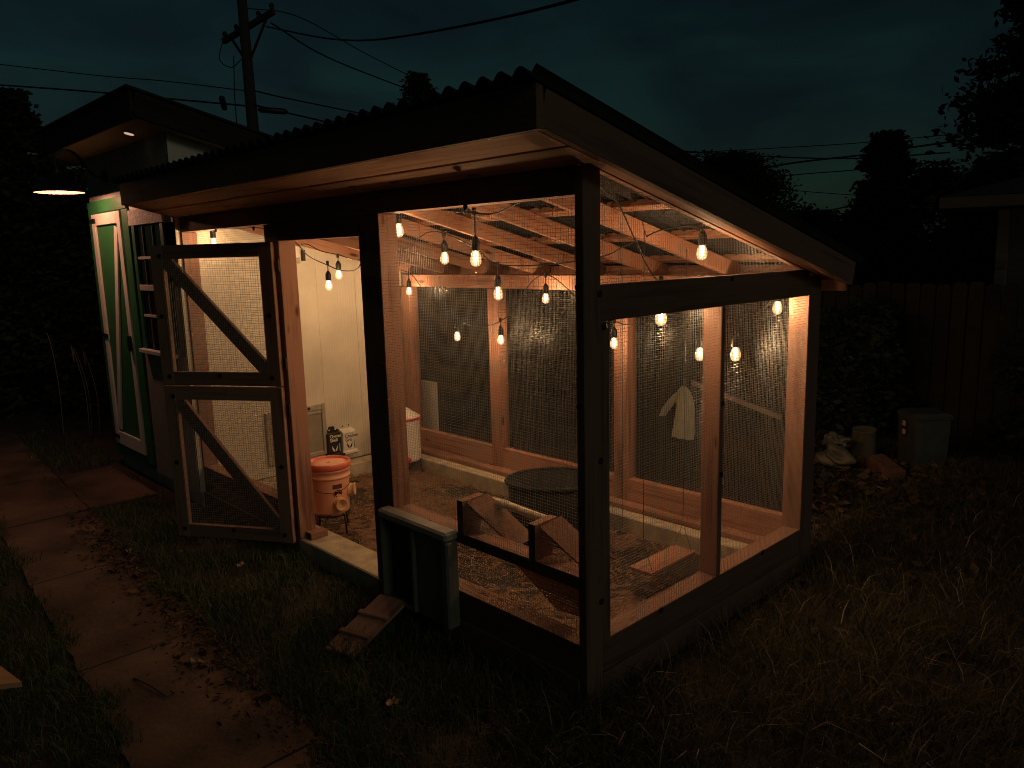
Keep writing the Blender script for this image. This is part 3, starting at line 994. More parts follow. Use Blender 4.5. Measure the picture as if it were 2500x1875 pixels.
string('string_lights', 'black cord of glowing bulbs looped behind the front header and open doorway',
       [(-3.98, 0.14, 2.15), (-3.86, 0.22, 2.14), (-3.70, 0.27, 2.13), (-3.40, 0.3, 2.12), (-3.03, 0.35, 2.02), (-3.22, 0.57, 1.91), (-3.36, 0.80, 1.84), (-3.2, 0.85, 1.79), (-2.9, 0.80, 1.82), (-2.3, 0.5, 2.02), (-1.95, 0.35, 2.12), (-1.69, 0.31, 2.165), (-1.3, 0.25, 2.14), (-0.92, 0.21, 2.10), (-0.75, 0.22, 2.09), (-0.45, 0.15, 2.14), (-0.15, 0.18, 2.19), (-0.14, 0.32, 2.15), (-0.16, 0.44, 2.09), (-0.22, 0.62, 1.96), (-0.25, 0.75, 1.84), (-0.20, 0.76, 1.76), (-0.13, 0.72, 1.74)],
       [(-3.96, 0.17, 2.03, 12, .02), (-3.36, 0.81, 1.675, 2, .07), (-1.69, 0.31, 2.04, 4, .03), (-0.9, 0.21, 1.87, 2, .13), (-0.13, 0.72, 1.565, 0, .08)])
# power outlet feeding them
ob_ = empty('outlet_box', (SX1, 1.0, 1.92), 'pale outlet box with black cords high on the white siding', 'outlet')
box('back_box', SX1 + .001, SX1 + .045, 0.925, 0.995, 1.85, 2.015, 'paleplastic', ob_, bev=0.006)
box('cover', SX1 + .046, SX1 + .058, 0.932, 0.988, 1.90, 2.00, 'whiteplastic', ob_, bev=0.004)
box('receptacle', SX1 + .001, SX1 + .02, 1.025, 1.06, 1.87, 1.965, 'black', ob_, bev=0.003)
tube('conduit', [(SX1 + .02, 0.96, 2.018), (SX1 + .02, 0.96, 2.06), (SX1 + .02, 1.10, 2.07), (SX1 + .02, 1.16, 2.03), (SX1 + .02, 1.75, 1.86)], 0.008, 'iron', ob_)

# ------------------------------------------------------------------ things inside the run
# bucket feeder and its stand
BX, BY, BZ = -2.83, 0.40, 0.045
fs = empty('feeder_stand', (BX, BY, FZ), 'low black metal stand with four legs under the orange bucket', 'stand')
V, Fs = tube_data([(BX + 0.135 * math.cos(a), BY + 0.135 * math.sin(a), BZ - .008) for a in np.linspace(0, 2 * math.pi, 29)], 0.006, 6)
mesh('ring', V, Fs, 'iron', fs, smooth=True)
for k in range(2):
    a = math.pi / 4 + k * math.pi / 2
    d = Vector((math.cos(a), math.sin(a), 0)) * 0.134
    beam('cross_bar', Vector((BX, BY, BZ - .007 - .013 * k)) - d, Vector((BX, BY, BZ - .007 - .013 * k)) + d, 0.012, 0.01, 'iron', fs)
for k in range(4):
    a = math.pi * .06 + k * math.pi / 2
    d = Vector((math.cos(a), math.sin(a), 0))
    c_ = Vector((BX, BY, 0))
    lg = tube('leg', [c_ + d * 0.137 + Vector((0, 0, BZ - .004)), c_ + d * 0.141 + Vector((0, 0, BZ - .06)), c_ + d * 0.15 + Vector((0, 0, FZ + .004))], 0.0075, 'iron', fs)
    disc_on('foot', c_ + d * 0.15 + Vector((0, 0, FZ + .012)), (0, 0, 1), 0.014, 0.01, 'black', lg)
bk = empty('bucket_feeder', (BX, BY, BZ), 'orange plastic bucket feeder with pinkish red lid inside the doorway', 'bucket')
T = Matrix.Translation((BX, BY, BZ))
lathe('body', [(0.0, 0.004), (0.118, 0.0), (0.128, 0.006), (0.131, 0.02), (0.1405, 0.262), (0.1405, 0.268), (0.150, 0.270), (0.150, 0.282), (0.1425, 0.284), (0.1435, 0.318), (0.152, 0.321), (0.152, 0.334), (0.1445, 0.336), (0.1455, 0.365), (0.141, 0.365)], 'orange', bk, T, n=48)
ld_ = lathe('lid', [(0.1535, 0.338), (0.1565, 0.340), (0.158, 0.366), (0.155, 0.379), (0.149, 0.383), (0.143, 0.379), (0.139, 0.366), (0.133, 0.3635)], 'lid', bk, T, n=48, cap=False)
lathe('lid_panel', [(0.1345, 0.3625), (0.1345, 0.366), (0.06, 0.368), (0.012, 0.369), (0.001, 0.369)], 'lidtop', ld_, T, n=40)
disc_on('plug', (BX, BY, BZ + .3685), (0, 0, 1), 0.011, 0.005, 'lid', ld_)
def bdir(deg):
    a = math.radians(deg)
    return Vector((math.cos(a), math.sin(a), 0))
def port(deg, z):
    d = bdir(deg)
    r = 0.128 + (z - .02) * 0.04
    q = d.to_track_quat('Z', 'Y').to_matrix().to_4x4()
    q.translation = Vector((BX, BY, BZ + z)) + d * (r - .01)
    el = lathe('feed_port', [(0.048, 0.0), (0.048, 0.020), (0.043, 0.024), (0.043, 0.046), (0.047, 0.048), (0.047, 0.058), (0.037, 0.058), (0.030, 0.022), (0.0, 0.016)], 'orangeport', bk, q, n=26)
M['orangeport'] = simple('pale_port_plastic', (0.74, 0.45, 0.24), 0.45, var=0.06)
view = math.degrees(math.atan2(-2.4 - BY, 2.08 - BX))
port(view + 25, 0.085)
port(view + 78, 0.16)
port(view - 110, 0.105)
M_white = 'whiteplastic'
# printed label: curved patch
def patch(name, deg0, deg1, z0, z1, mat, off=0.0008, n=8, hole=None):
    V, Fs = [], []
    for i in range(n + 1):
        d = bdir(deg0 + (deg1 - deg0) * i / n)
        for z in (z0, z1):
            r = 0.1305 + (z - .02) * 0.0395 + off
            V.append(Vector((BX, BY, BZ + z)) + d * r)
    for i in range(n):
        Fs.append((2 * i, 2 * i + 2, 2 * i + 3, 2 * i + 1))
    return mesh(name, V, Fs, mat, bk)
patch('label', view + 6, view + 36, 0.198, 0.232, 'brownprint')
def stroke(name, pts, hw, mat):
    V, Fs = [], []
    for i, (dg, z) in enumerate(pts):
        a = pts[max(0, i - 1)]; b_ = pts[min(len(pts) - 1, i + 1)]
        tx, tz = (b_[0] - a[0]) * 0.0024, b_[1] - a[1]
        l = math.hypot(tx, tz) or 1
        nx_, nz_ = -tz / l * hw, tx / l * hw
        for s in (-1, 1):
            dd, zz = dg + s * nx_ / 0.0024, z + s * nz_
            r = 0.1305 + (zz - .02) * 0.0395 + .001
            V.append(Vector((BX, BY, BZ + zz)) + bdir(dd) * r)
    for i in range(len(pts) - 1):
        Fs.append((2 * i, 2 * i + 2, 2 * i + 3, 2 * i + 1))
    return mesh(name, V, Fs, mat, bk)
c0 = view + 21
stroke('emblem', [(c0 - 13, .150), (c0 - 11, .170), (c0 - 5, .184), (c0 + 4, .188), (c0 + 11, .180), (c0 + 14, .162), (c0 + 12, .150)], 0.004, 'ink')
stroke('emblem', [(c0 - 9, .156), (c0 - 3, .170), (c0 + 5, .170), (c0 + 10, .158)], 0.009, 'ink')
stroke('emblem', [(c0 - 13, .138), (c0 - 8, .150), (c0 - 3, .140)], 0.003, 'ink')
# wire handle hanging on the side
hp = []
for k in range(15):
    q = k / 14
    a = view + 95 - 190 * q
    z = 0.262 - 0.085 * math.sin(math.pi * q)
    if k > 10: continue
    hp.append(Vector((BX, BY, BZ + z)) + bdir(a) * 0.156)
tube('handle', hp, 0.0022, 'iron', bk)

# mineral dispensers on the white siding
def dispenser(label, y0, y1, z0, z1, mat, ink, words, peg):
    X = SX1 + .002
    d = empty('mineral_dispenser', (X, (y0 + y1) / 2, z0), label, 'dispenser')
    ym = (y0 + y1) / 2
    box('body', X, X + .055, y0, y1, z0, z1 - .03, mat, d, bev=0.006)
    if peg:
        prism('back_plate', [(y0, z1 - .031), (y1, z1 - .031), (y1, z1 - .012), (ym + .03, z1 + .0), (ym + .022, z1 + .025), (ym - .022, z1 + .025), (ym - .03, z1), (y0, z1 - .012)], 0, X, X + .02, mat, d)
    else:
        prism('lid', [(X, z1 - .029), (X + .06, z1 - .029), (X + .055, z1 - .015), (X, z1 + .005)], 1, y0 - .003, y1 + .003, mat, d)
    for s in (-1, 1):
        disc_on('screw', (X + (.021 if peg else .001), ym + s * .032, z1 + (-.004 if peg else .03)), (1, 0, 0), 0.007, 0.004, 'whiteprint' if peg else 'iron', d, n=10)
    prism('trough', [(X, z0 - .055), (X + .05, z0 - .055), (X + .088, z0 - .03), (X + .088, z0 - .012), (X + .056, z0 - .022), (X + .05, z0 - .002), (X, z0 - .002)], 1, y0 - .004, y1 + .012, mat, d)
    # lettering: local x -> +Y, local y -> +Z, normal +X
    mw = Matrix(((0, 0, 1, X + .0557), (1, 0, 0, y0 + .022), (0, 1, 0, z1 - .075), (0, 0, 0, 1)))
    text_mesh('lettering', words, 0.043, mw, ink, d, bold=0.0006)
    def mark(pts):
        V = [(X + .0562, ym + a, z0 + b_) for a, b_ in pts]
        mesh('emblem', V, [tuple(range(len(V)))], ink, d)
    mark([(-.03, .072), (-.018, .05), (-.004, .03), (-.004, .012), (-.018, .02), (-.028, .04)])
    mark([(.03, .072), (.028, .04), (.018, .02), (.004, .012), (.004, .03), (.018, .05)])
    mark([(.047, .085), (.053, .085), (.053, .008), (.047, .008)])
dispenser('black mineral dispenser lettered Oyster Shell on the white siding', 1.135, 1.275, 0.10, 0.32, 'black', 'whiteprint', 'Oyster\nShell', True)
dispenser('white mineral dispenser lettered Chicken Grit on the white siding', 1.295, 1.43, 0.105, 0.295, 'whiteplastic', 'ink', 'Chicken\nGrit', False)

# waterer behind the door post
wt = empty('poultry_waterer', (-3.72, 1.72, FZ), 'white poultry waterer with red trim behind the door post', 'waterer')
Wc = (-3.73, 1.72)
def ngon(name, prof, mat, n=28, rot=0.0, par=wt):
    return lathe(name, [(r * .86, z) for r, z in prof], mat, par, Matrix.Translation((Wc[0], Wc[1], 0)), n=n, smooth=False)
ngon('tank', [(0.165, 0.0), (0.18, 0.02), (0.18, 0.395)], 'whiteplastic')
ngon('lid', [(0.185, 0.415), (0.16, 0.43), (0.06, 0.49), (0.02, 0.495)], 'whiteplastic')
ngon('lid_rim', [(0.19, 0.396), (0.194, 0.402), (0.19, 0.414)], 'red')
disc_on('drinking_cup', (Wc[0] + .13, Wc[1] - .06, 0.035), (1, -.3, 0), 0.022, 0.05, 'red', wt)
for dx, dy in ((-.1, -.1), (.1, -.1), (-.1, .1), (.1, .1)):
    tube('leg', [(Wc[0] + dx, Wc[1] + dy, 0.002), (Wc[0] + dx * 1.1, Wc[1] + dy * 1.1, FZ)], 0.01, 'iron', wt)

# black rubber tub
tb = empty('rubber_tub', (-1.64, 1.57, FZ), 'large black rubber tub behind the perch near the back curb', 'tub')
Tt = Matrix.Translation((-1.545, 1.455, 0.06)) @ Matrix.Rotation(math.radians(45), 4, 'Z') @ Matrix.Diagonal((1.06, 0.82, 1.0, 1.0))
lathe('body', [(0.0, FZ - .058), (0.27, FZ - .06), (0.285, FZ - .04), (0.325, 0.235), (0.315, 0.24), (0.275, FZ - .02), (0.0, FZ - .03)], 'rubber', tb, Tt, n=56)
lathe('rim', [(0.322, 0.222), (0.336, 0.226), (0.342, 0.240), (0.336, 0.252), (0.322, 0.254), (0.314, 0.243)], 'rubber', tb, Tt, n=56, cap=False)

# perch unit on the mid rail: two brackets, a log, two leaning boards
pc = empty('perch_rack', (-0.58, 0.1, 0.482), 'wooden perch rack with pale round log on the mid rail', 'perch')
for x0, x1 in ((-0.872, -0.828), (-0.356, -0.312)):
    prism('bracket', [(0.0015, 0.484), (0.0015, 0.655), (0.15, 0.66), (0.15, 0.60), (0.115, 0.484)], 0, x0, x1, 'wood', pc)
def board4(name, A, B, dv, L, th, mat, par):
    A, B, dv = Vector(A), Vector(B), Vector(dv).normalized()
    nrm = (B - A).cross(dv).normalized()
    q = [A, B, B + dv * L, A + dv * L]
    V = q + [v - nrm * th for v in q]
    return mesh(name, V, [(0, 1, 2, 3), (7, 6, 5, 4), (0, 4, 5, 1), (1, 5, 6, 2), (2, 6, 7, 3), (3, 7, 4, 0)], mat, par)
for x in (-0.824, -0.308):
    board4('leaning_board', (x, 0.018, 0.64), (x, 0.165, 0.655), (.128, .12, -.174), 0.34 if x < -.5 else 0.30, 0.016, 'rampwood', pc)
stain(pc, (0, -1, 0), ('leaning_board',))
mesh_q = [(-0.66, 0.18, 0.335), (-0.12, 0.185, 0.325), (-0.30, 0.30, 0.10), (-0.49, 0.33, 0.062)]
V = mesh_q + [(a, b_ + .014, c_ + .008) for a, b_, c_ in mesh_q]
mesh('gusset_board', V, [(3, 2, 1, 0), (4, 5, 6, 7), (0, 1, 5, 4), (1, 2, 6, 5), (2, 3, 7, 6), (3, 0, 4, 7)], 'rampwood', pc)
lp = spline([(-0.86, 0.20, 0.603), (-0.845, 0.2, 0.612), (-0.70, 0.202, 0.614), (-0.55, 0.2, 0.606), (-0.39, 0.198, 0.606), (-0.37, 0.198, 0.604)], 5)
tube('log', lp, [0.007] + [0.021 + 0.001 * math.sin(i) for i in range(len(lp) - 2)] + [0.008], 'perch', pc, n=12)

# swing
sw = empty('swing', (-0.46, 1.25, 0.075), 'plank swing hanging on thin cords near the side mesh', 'swing')
box('seat', -0.545, -0.39, 1.01, 1.465, 0.055, 0.075, 'roofwood', sw)
for y in (1.04, 1.44):
    ap = Vector((-0.467, y, 0.24))
    for x in (-0.53, -0.405):
        tube('cord', [(x, y, 0.05), (x, y, 0.078), ap], 0.0016, 'cord', sw, n=5)
    tube('cord', [ap, (-0.467, y + .002, 1.0), (-0.467, y, zb(y) + .01)], 0.0018, 'cord', sw, n=5)
# knotted hanging cord beside it
tube_o = tube('twine', [(-1.06, 1.60, zb(1.6)), (-1.058, 1.6, 0.8), (-1.06, 1.6, 0.02)], 0.0018, 'cord')
tag(tube_o, 'thin cord hanging from the rafters behind the swing', 'cord')

# automatic pop door fixed to the lower mesh
ad_ = empty('pop_door_unit', (-1.2, -0.05, 0.0), 'grey automatic pop door box fixed to the lower front mesh', 'coop door')
AX0, AX1, AY0, AY1, AZ0, AZ1 = -1.475, -0.865, -0.085, -0.004, -0.035, 0.475
box('cap', AX0, AX1, AY0 - .008, AY1, AZ1 - .03, AZ1 + .022, 'hatchcap', ad_, bev=0.012)
box('side_rail', AX1 - .05, AX1, AY0, AY1, AZ0, AZ1 - .032, 'hatch', ad_, bev=0.01)
box('side_rail', AX0, AX0 + .03, AY0, AY1, AZ0, AZ1 - .032, 'hatch', ad_, bev=0.008)
box('centre_rail', -1.185, -1.155, AY0, AY1 - .002, AZ0, AZ1 - .032, 'hatch', ad_, bev=0.008)
box('housing', -1.153, AX1 - .052, AY0 + .018, AY1 - .003, AZ0, AZ1 - .032, 'hatch', ad_, bev=0.004)
box('door_panel', AX0 + .032, -1.187, AY1 - .022, AY1 - .006, AZ0, AZ1 - .032, 'black', ad_, bev=0.002)
box('threshold', AX0 + .032, -1.187, AY0 + .004, AY1 - .024, AZ0, AZ0 + .02, 'hatch', ad_, bev=0.002)

# ramp
rm = empty('chicken_ramp', (-1.33, -0.3, GZ), 'small wooden ramp with cleats sloping down to the grass', 'ramp')
rA, rB = Vector((-1.375, -0.075, -0.018)), Vector((-1.235, -0.525, -0.118))
beam('plank', rA, rB, 0.20, 0.018, 'rampwood', rm)
rup = (rB - rA).cross(Vector((1, .31, 0))).normalized()
if rup.z < 0: rup = -rup
for q in (0.38, 0.72):
    c_ = rA.lerp(rB, q) + rup * 0.02
    sd_ = (rB - rA).cross(rup).normalized()
    beam('cleat', c_ - sd_ * .1, c_ + sd_ * .1, 0.03, 0.02, 'rampwood', rm, up=rup)

# ------------------------------------------------------------------ things around the run
# back fence of dog-eared pickets
fn = empty('picket_fence', (-2, 6.4, GZ), 'dark weathered dog-eared picket fence along the back of the yard', 'fence')
px_mesh = {}
x = -16.0
k = 0
while x < 5.2:
    hgt = 1.60 + random.uniform(-.025, .025)
    wd = 0.138
    V = []
    for y in (6.39, 6.41):
        V += [(-wd / 2, y, GZ - .02), (wd / 2, y, GZ - .02), (wd / 2, y, GZ + hgt - .03), (wd / 2 - .03, y, GZ + hgt), (-wd / 2 + .03, y, GZ + hgt), (-wd / 2, y, GZ + hgt - .03)]
    Fs = [(0, 1, 2, 3, 4, 5), (11, 10, 9, 8, 7, 6)] + [(i, i + 6, (i + 1) % 6 + 6, (i + 1) % 6) for i in range(6)]
    vi = k % 6
    if vi not in px_mesh:
        o = mesh('picket', V, Fs, 'fencewood', fn, Matrix.Translation((x, 0, 0)))
        px_mesh[vi] = o.data
    else:
        link(bpy.data.objects.new('picket', px_mesh[vi]), Matrix.Translation((x, random.uniform(-.004, .004), random.uniform(-.02, .02))), fn)
    x += 0.148 + random.uniform(0, .006)
    k += 1
for z in (0.15, 1.22):
    box('fence_rail', -16, 5.2, 6.412, 6.45, z - .04, z + .04, 'fencewood', fn)

# grey upright bin
bn = empty('storage_bin', (-0.35, 5.1, GZ), 'grey plastic storage bin with latch standing by the back fence', 'bin')
Tb = Matrix.Translation((-0.32, 5.12, 0)) @ Matrix.Rotation(math.radians(-44), 4, 'Z')
def tbox(name, l, w_, h, cx, cy, cz, mat, par, base=Tb, bev=0.01):
    return bm_obj(name, boxbm(l, w_, h, bev), mat, par, base @ Matrix.Translation((cx, cy, cz)))
BF = 0.26
bd = lathe('body', [(0.205, GZ), (0.225, GZ + .44)], 'greyplastic', bn, Tb @ Matrix.Rotation(math.pi / 4, 4, 'Z'), n=4, smooth=False)
lathe('lid', [(0.24, GZ + .442), (0.243, GZ + .47), (0.20, GZ + .495), (0.06, GZ + .50)], 'greyplastic', bn, Tb @ Matrix.Rotation(math.pi / 4, 4, 'Z'), n=4, smooth=False)
for z in (0.25, 0.17):
    tbox('latch', 0.042, 0.014, 0.046, -0.02, -0.171, z, 'pink', bn, bev=0.003)
tbox('latch_plate', 0.07, 0.012, 0.16, -0.015, -0.160, 0.212, 'black', bn, bev=0.003)

# sack, white tin, brick
def blob(name, centre, rad, mat, par, seed, amp=0.2, sub=3):
    bm = bmesh.new()
    bmesh.ops.create_icosphere(bm, subdivisions=sub, radius=1)
    r_ = random.Random(seed)
    ph = [(Vector((r_.gauss(0, 1), r_.gauss(0, 1), r_.gauss(0, 1))) * 2.6, r_.uniform(0, 6)) for _ in range(9)]
    for v in bm.verts:
        s = 1 + amp * sum(math.sin(v.co.dot(a) + b_) for a, b_ in ph) / 4
        v.co = Vector((v.co.x * rad[0] * s, v.co.y * rad[1] * s, max(-rad[2] * .8, v.co.z * rad[2] * s)))
    return bm_obj(name, bm, mat, par, Matrix.Translation(Vector(centre)), smooth=True)
sk = empty('plastic_sack', (-0.85, 4.5, GZ), 'crumpled pale plastic sack with blue print lying on dead leaves', 'sack')
blob('sack_body', (-0.83, 4.46, GZ + .10), (0.14, 0.11, 0.10), 'bag', sk, 3, 0.55, 4)
blob('sack_neck', (-0.90, 4.62, GZ + .22), (0.09, 0.08, 0.075), 'bag', sk, 5, 0.6, 4)
prism('blue_panel', [(-0.97, .10), (-0.80, .035), (-0.84, .02), (-0.93, .03)], 1, 4.495, 4.50, 'blue', sk)
wc_ = empty('paint_tin', (-0.78, 4.95, GZ), 'rusty dented white tin standing behind the plastic sack', 'tin')
lathe('can', [(0.105, GZ), (0.108, GZ + .01), (0.108, GZ + .28), (0.112, GZ + .285), (0.104, GZ + .29), (0.100, GZ + .02), (0, GZ + .015)], 'bag', wc_, Matrix.Translation((-0.78, 4.95, 0)) @ Matrix.Rotation(math.radians(5), 4, 'X'), n=24)
br = box('brick', -0.10, 0.10, -0.05, 0.05, -0.035, 0.035, 'brick', None, bev=0.005)
br.matrix_basis = Matrix.Translation((-0.42, 4.52, GZ + .055)) @ Matrix.Rotation(math.radians(-35), 4, 'Z') @ Matrix.Rotation(math.radians(12), 4, 'Y') @ Matrix.Scale(1.7, 4)
tag(br, 'reddish brick block lying in leaves beside the plastic sack', 'brick')

# pale garment on a stake, seen through the back mesh
gm = empty('hanging_garment', (-2.2, 4.0, GZ), 'pale garment with one sleeve hanging beyond the back mesh', 'garment')
tube('stake', [(-2.19, 4.03, GZ), (-2.19, 4.03, 0.62)], 0.012, 'greywood', gm)
def cloth(name, rows, par, y0, seed):
    r_ = random.Random(seed)
    V, Fs = [], []
    nn = 10
    for (z, xa, xb) in rows:
        for i in range(nn + 1):
            q = i / nn
            th = 0.035 * math.sin(math.pi * q)
            V.append((xa + (xb - xa) * q, y0 - th - 0.012 * math.sin(q * 17 + z * 3), z))
        for i in range(nn + 1):
            q = 1 - i / nn
            th = 0.035 * math.sin(math.pi * q)
            V.append((xa + (xb - xa) * q, y0 + th, z))
    k = 2 * (nn + 1)
    for j in range(len(rows) - 1):
        for i in range(k):
            Fs.append((j * k + i, j * k + (i + 1) % k, (j + 1) * k + (i + 1) % k, (j + 1) * k + i))
    return mesh(name, V, Fs, 'cloth', par, smooth=True)
cloth('torso', [(0.545, -2.20, -2.15), (0.51, -2.235, -2.105), (0.44, -2.255, -2.07), (0.34, -2.25, -2.055), (0.22, -2.275, -2.05), (0.10, -2.30, -2.045), (0.02, -2.315, -2.06)], gm, 4.0, 1)
cloth('sleeve', [(0.48, -2.26, -2.20), (0.40, -2.34, -2.255), (0.30, -2.42, -2.33), (0.22, -2.455, -2.39)], gm, 3.99, 2)

# raised garden bed and leaning plank behind the run
gb = empty('raised_bed', (-0.85, 3.2, GZ), 'low wooden raised bed standing beyond the right back mesh', 'raised bed')
for z in (0.02, 0.17, 0.30):
    box('bed_board', -1.12, -0.62, 3.0, 3.03, z - .07, z + .07, 'fencewood', gb)
    box('bed_board', -0.65, -0.62, 3.034, 3.4, z - .07, z + .07, 'fencewood', gb)
    box('bed_board', -1.12, -1.09, 3.034, 3.4, z - .07, z + .07, 'fencewood', gb)
    box('bed_board', -1.088, -0.652, 3.37, 3.40, z - .07, z + .07, 'fencewood', gb)
box('soil', -1.085, -0.655, 3.035, 3.365, GZ, 0.33, 'soil', gb)
pl = beam('leaning_plank', (-1.40, 2.95, 0.81), (-0.62, 2.95, 0.625), 0.03, 0.035, 'greywood')
tag(pl, 'thin plank leaning across behind the right back mesh panel', 'plank')
wp = box('white_panel', -4.2, -3.97, 2.30, 2.33, GZ, 0.63, 'white')
tag(wp, 'short white board standing outside the left back mesh panel', 'board')

# neighbour's house at the right edge
nh = empty('neighbour_house', (-0.2, 11, GZ), 'dark neighbouring house with wide eave beyond the fence', 'house')
Tn = Matrix.Translation((-1.15, 10.3, 0)) @ Matrix.Rotation(math.radians(14), 4, 'Z')
def nbox(name, x0, x1, y0, y1, z0, z1, mat):
    return bm_obj(name, boxbm(x1 - x0, y1 - y0, z1 - z0, 0.01), mat, nh, Tn @ Matrix.Translation(((x0 + x1) / 2, (y0 + y1) / 2, (z0 + z1) / 2)))
nbox('wall', 0, 6, 0, 4, GZ, 2.33, 'nbr')
nbox('eave', -0.75, 6.5, -0.5, 4.5, 2.34, 2.50, 'nbr')
nbox('corner_board', -0.03, 0.12, -0.03, -0.002, GZ, 2.32, 'greywood')
V = [(-0.75, -0.5, 2.505), (6.5, -0.5, 2.505), (6.5, 4.5, 2.505), (-0.75, 4.5, 2.505), (1.2, 2, 3.1), (5, 2, 3.1)]
mesh('roof', V, [(0, 1, 5, 4), (1, 2, 5), (2, 3, 4, 5), (3, 0, 4), (3, 2, 1, 0)], 'roof', nh, Tn)

# utility pole
up_ = empty('utility_pole', (-19.4, 8.25, GZ), 'tall wooden utility pole with crossarm behind the run', 'utility pole')
tube('pole', [(-19.45, 8.25, GZ), (-19.62, 8.28, 5.0), (-19.95, 8.40, 9.8)], [0.19, 0.165, 0.13], 'pole', up_, n=12)
ca = beam('crossarm', (-20.95, 8.22, 8.20), (-18.75, 8.72, 8.62), 0.12, 0.14, 'pole', up_)
for q in (0.04, 0.28, 0.72, 0.97):
    c_ = Vector((-20.95, 8.22, 8.20)).lerp(Vector((-18.75, 8.72, 8.62)), q)
    lathe('insulator', [(0.02, 0.05), (0.06, 0.08), (0.06, 0.11), (0.035, 0.12), (0.075, 0.15), (0.07, 0.20), (0.04, 0.24)], 'iron', ca, Matrix.Translation(c_), n=10)
for e in ((-19.05, 8.66, 8.52), (-20.6, 8.3, 8.25)):
    beam('brace', (-19.74, 8.34, 7.35), e, 0.05, 0.06, 'pole', up_)
tube('ground_wire', [(-20.0, 8.05, 7.6), (-20.05, 8.0, 6.5), (-19.95, 7.95, 5.0), (-19.9, 7.95, 3.0)], 0.016, 'wirecable', up_)
tube('jumper', spline([(-20.9, 8.22, 8.3), (-20.6, 7.9, 7.6), (-20.1, 8.0, 7.3), (-19.85, 8.2, 7.5)], 6), 0.014, 'wirecable', up_)
for n_, c_, ax in (('splice_box', (-20.37, 7.79, 6.34), (1, -.55, .25)), ('splice_box', (-19.60, 8.92, 6.14), (.45, 1, -.05))):
    a = Vector(ax).normalized() * 0.42
    tube(n_, [Vector(c_) - a, Vector(c_) - a * .8, Vector(c_) + a * .8, Vector(c_) + a], [0.03, 0.085, 0.085, 0.03], 'iron', up_, n=10)
CAB = [
 ('thick overhead cable dipping from the pole then rising over the roof', [(-19.14, 8.67, 8.3), (-13.52, 7.4, 6.62), (-9.86, 6.64, 5.83), (-4.18, 4.99, 4.83), (-1.5, 4.3, 4.75)], .02),
 ('overhead cable falling from the crossarm to the roof ridge', [(-19.06, 8.78, 8.4), (-21.01, 11.72, 8.28), (-23.28, 16.67, 8.22), (-24.27, 19.98, 7.96)], .022),
 ('highest thin overhead cable right of the pole top', [(-20.0, 8.53, 8.96), (-20.82, 10.69, 9.28), (-23.68, 15.07, 9.37), (-27.57, 21.33, 9.54)], .016),
 ('thick overhead cable from the left frame edge to the splice box', [(-30.08, 3.6, 7.98), (-25.28, 5.5, 7.19), (-22.42, 6.9, 6.69), (-19.71, 8.15, 6.21)], .028),
 ('thin upper overhead cable from the left frame edge to the pole', [(-30.15, 3.7, 8.7), (-24.98, 5.93, 7.65), (-22.48, 6.97, 7.2), (-19.74, 8.23, 6.63)], .015),
 ('upper of two cables sloping from the pole to the roof', [(-19.6, 8.38, 6.63), (-20.36, 9.8, 6.7), (-21.83, 13.43, 6.82), (-22.31, 15.87, 6.79)], .022),
 ('lower of two cables sloping from the pole to the roof', [(-19.55, 8.33, 6.23), (-19.84, 9.49, 6.17), (-20.72, 11.5, 6.17), (-21.58, 13.52, 6.07)], .026),
 ('dark cable sagging from the rake to the pointed conifer', [(-14.98, 20.3, 5.51), (-14.32, 20.94, 5.3), (-11.11, 22.72, 4.84), (-8.7, 23.73, 4.61), (-6.34, 24.74, 4.61)], .024),
 ('faint topmost cable rising right behind the pointed conifer', [(-15.16, 21.52, 5.26), (-10.92, 23.0, 5.14), (-8.67, 23.89, 5.11), (-6.05, 25.18, 5.19)], .014),
 ('thick cable rising right between the two right trees', [(-12.68, 22.44, 4.4), (-10.15, 22.18, 4.52), (-8.23, 22.75, 4.6), (-7.07, 22.51, 4.63), (-5.31, 22.9, 4.74), (-3.24, 22.14, 4.74)], .030),
 ('thin cable below the crossing of the right cables', [(-13.2, 23.32, 4.21), (-10.41, 23.31, 4.24), (-8.88, 23.45, 4.23), (-6.49, 24.51, 4.33)], .018),
 ('lowest rising cable ending at the pointed conifer', [(-13.23, 25.85, 2.71), (-11.22, 25.09, 2.95), (-9.87, 25.07, 3.12), (-8.03, 25.6, 3.41)], .024),
 ('falling cable low in the right gap of sky', [(-14.06, 25.37, 4.27), (-12.11, 25.86, 3.93), (-10.65, 25.87, 3.71), (-8.42, 26.67, 3.41)], .014),
]
for lab, pts, r_ in CAB:
    tag(tube('overhead_cable', spline(pts, 8), r_, 'wirecable', n=6), lab, 'cable', 'overhead cables')

# ------------------------------------------------------------------ trees and shrubs
def leaf_quads(P, size, col, flat=0.5, long=1.6):
    n = len(P)
    a = rng.normal(size=(n, 3)); a[:, 2] *= flat
    a /= np.linalg.norm(a, axis=1)[:, None]
    b_ = rng.normal(size=(n, 3))
    b_ -= a * (a * b_).sum(1)[:, None]
    b_ /= np.linalg.norm(b_, axis=1)[:, None]
    s = (size * rng.uniform(.6, 1.3, n))[:, None]
    V = np.stack([P - a * s * long * .5, P + b_ * s * .4, P + a * s * long * .5, P - b_ * s * .4], 1)
    Q = (np.arange(n) * 4)[:, None] + np.array([0, 1, 2, 3])
    return V.reshape(-1, 3), Q, np.repeat(col, 4, 0)

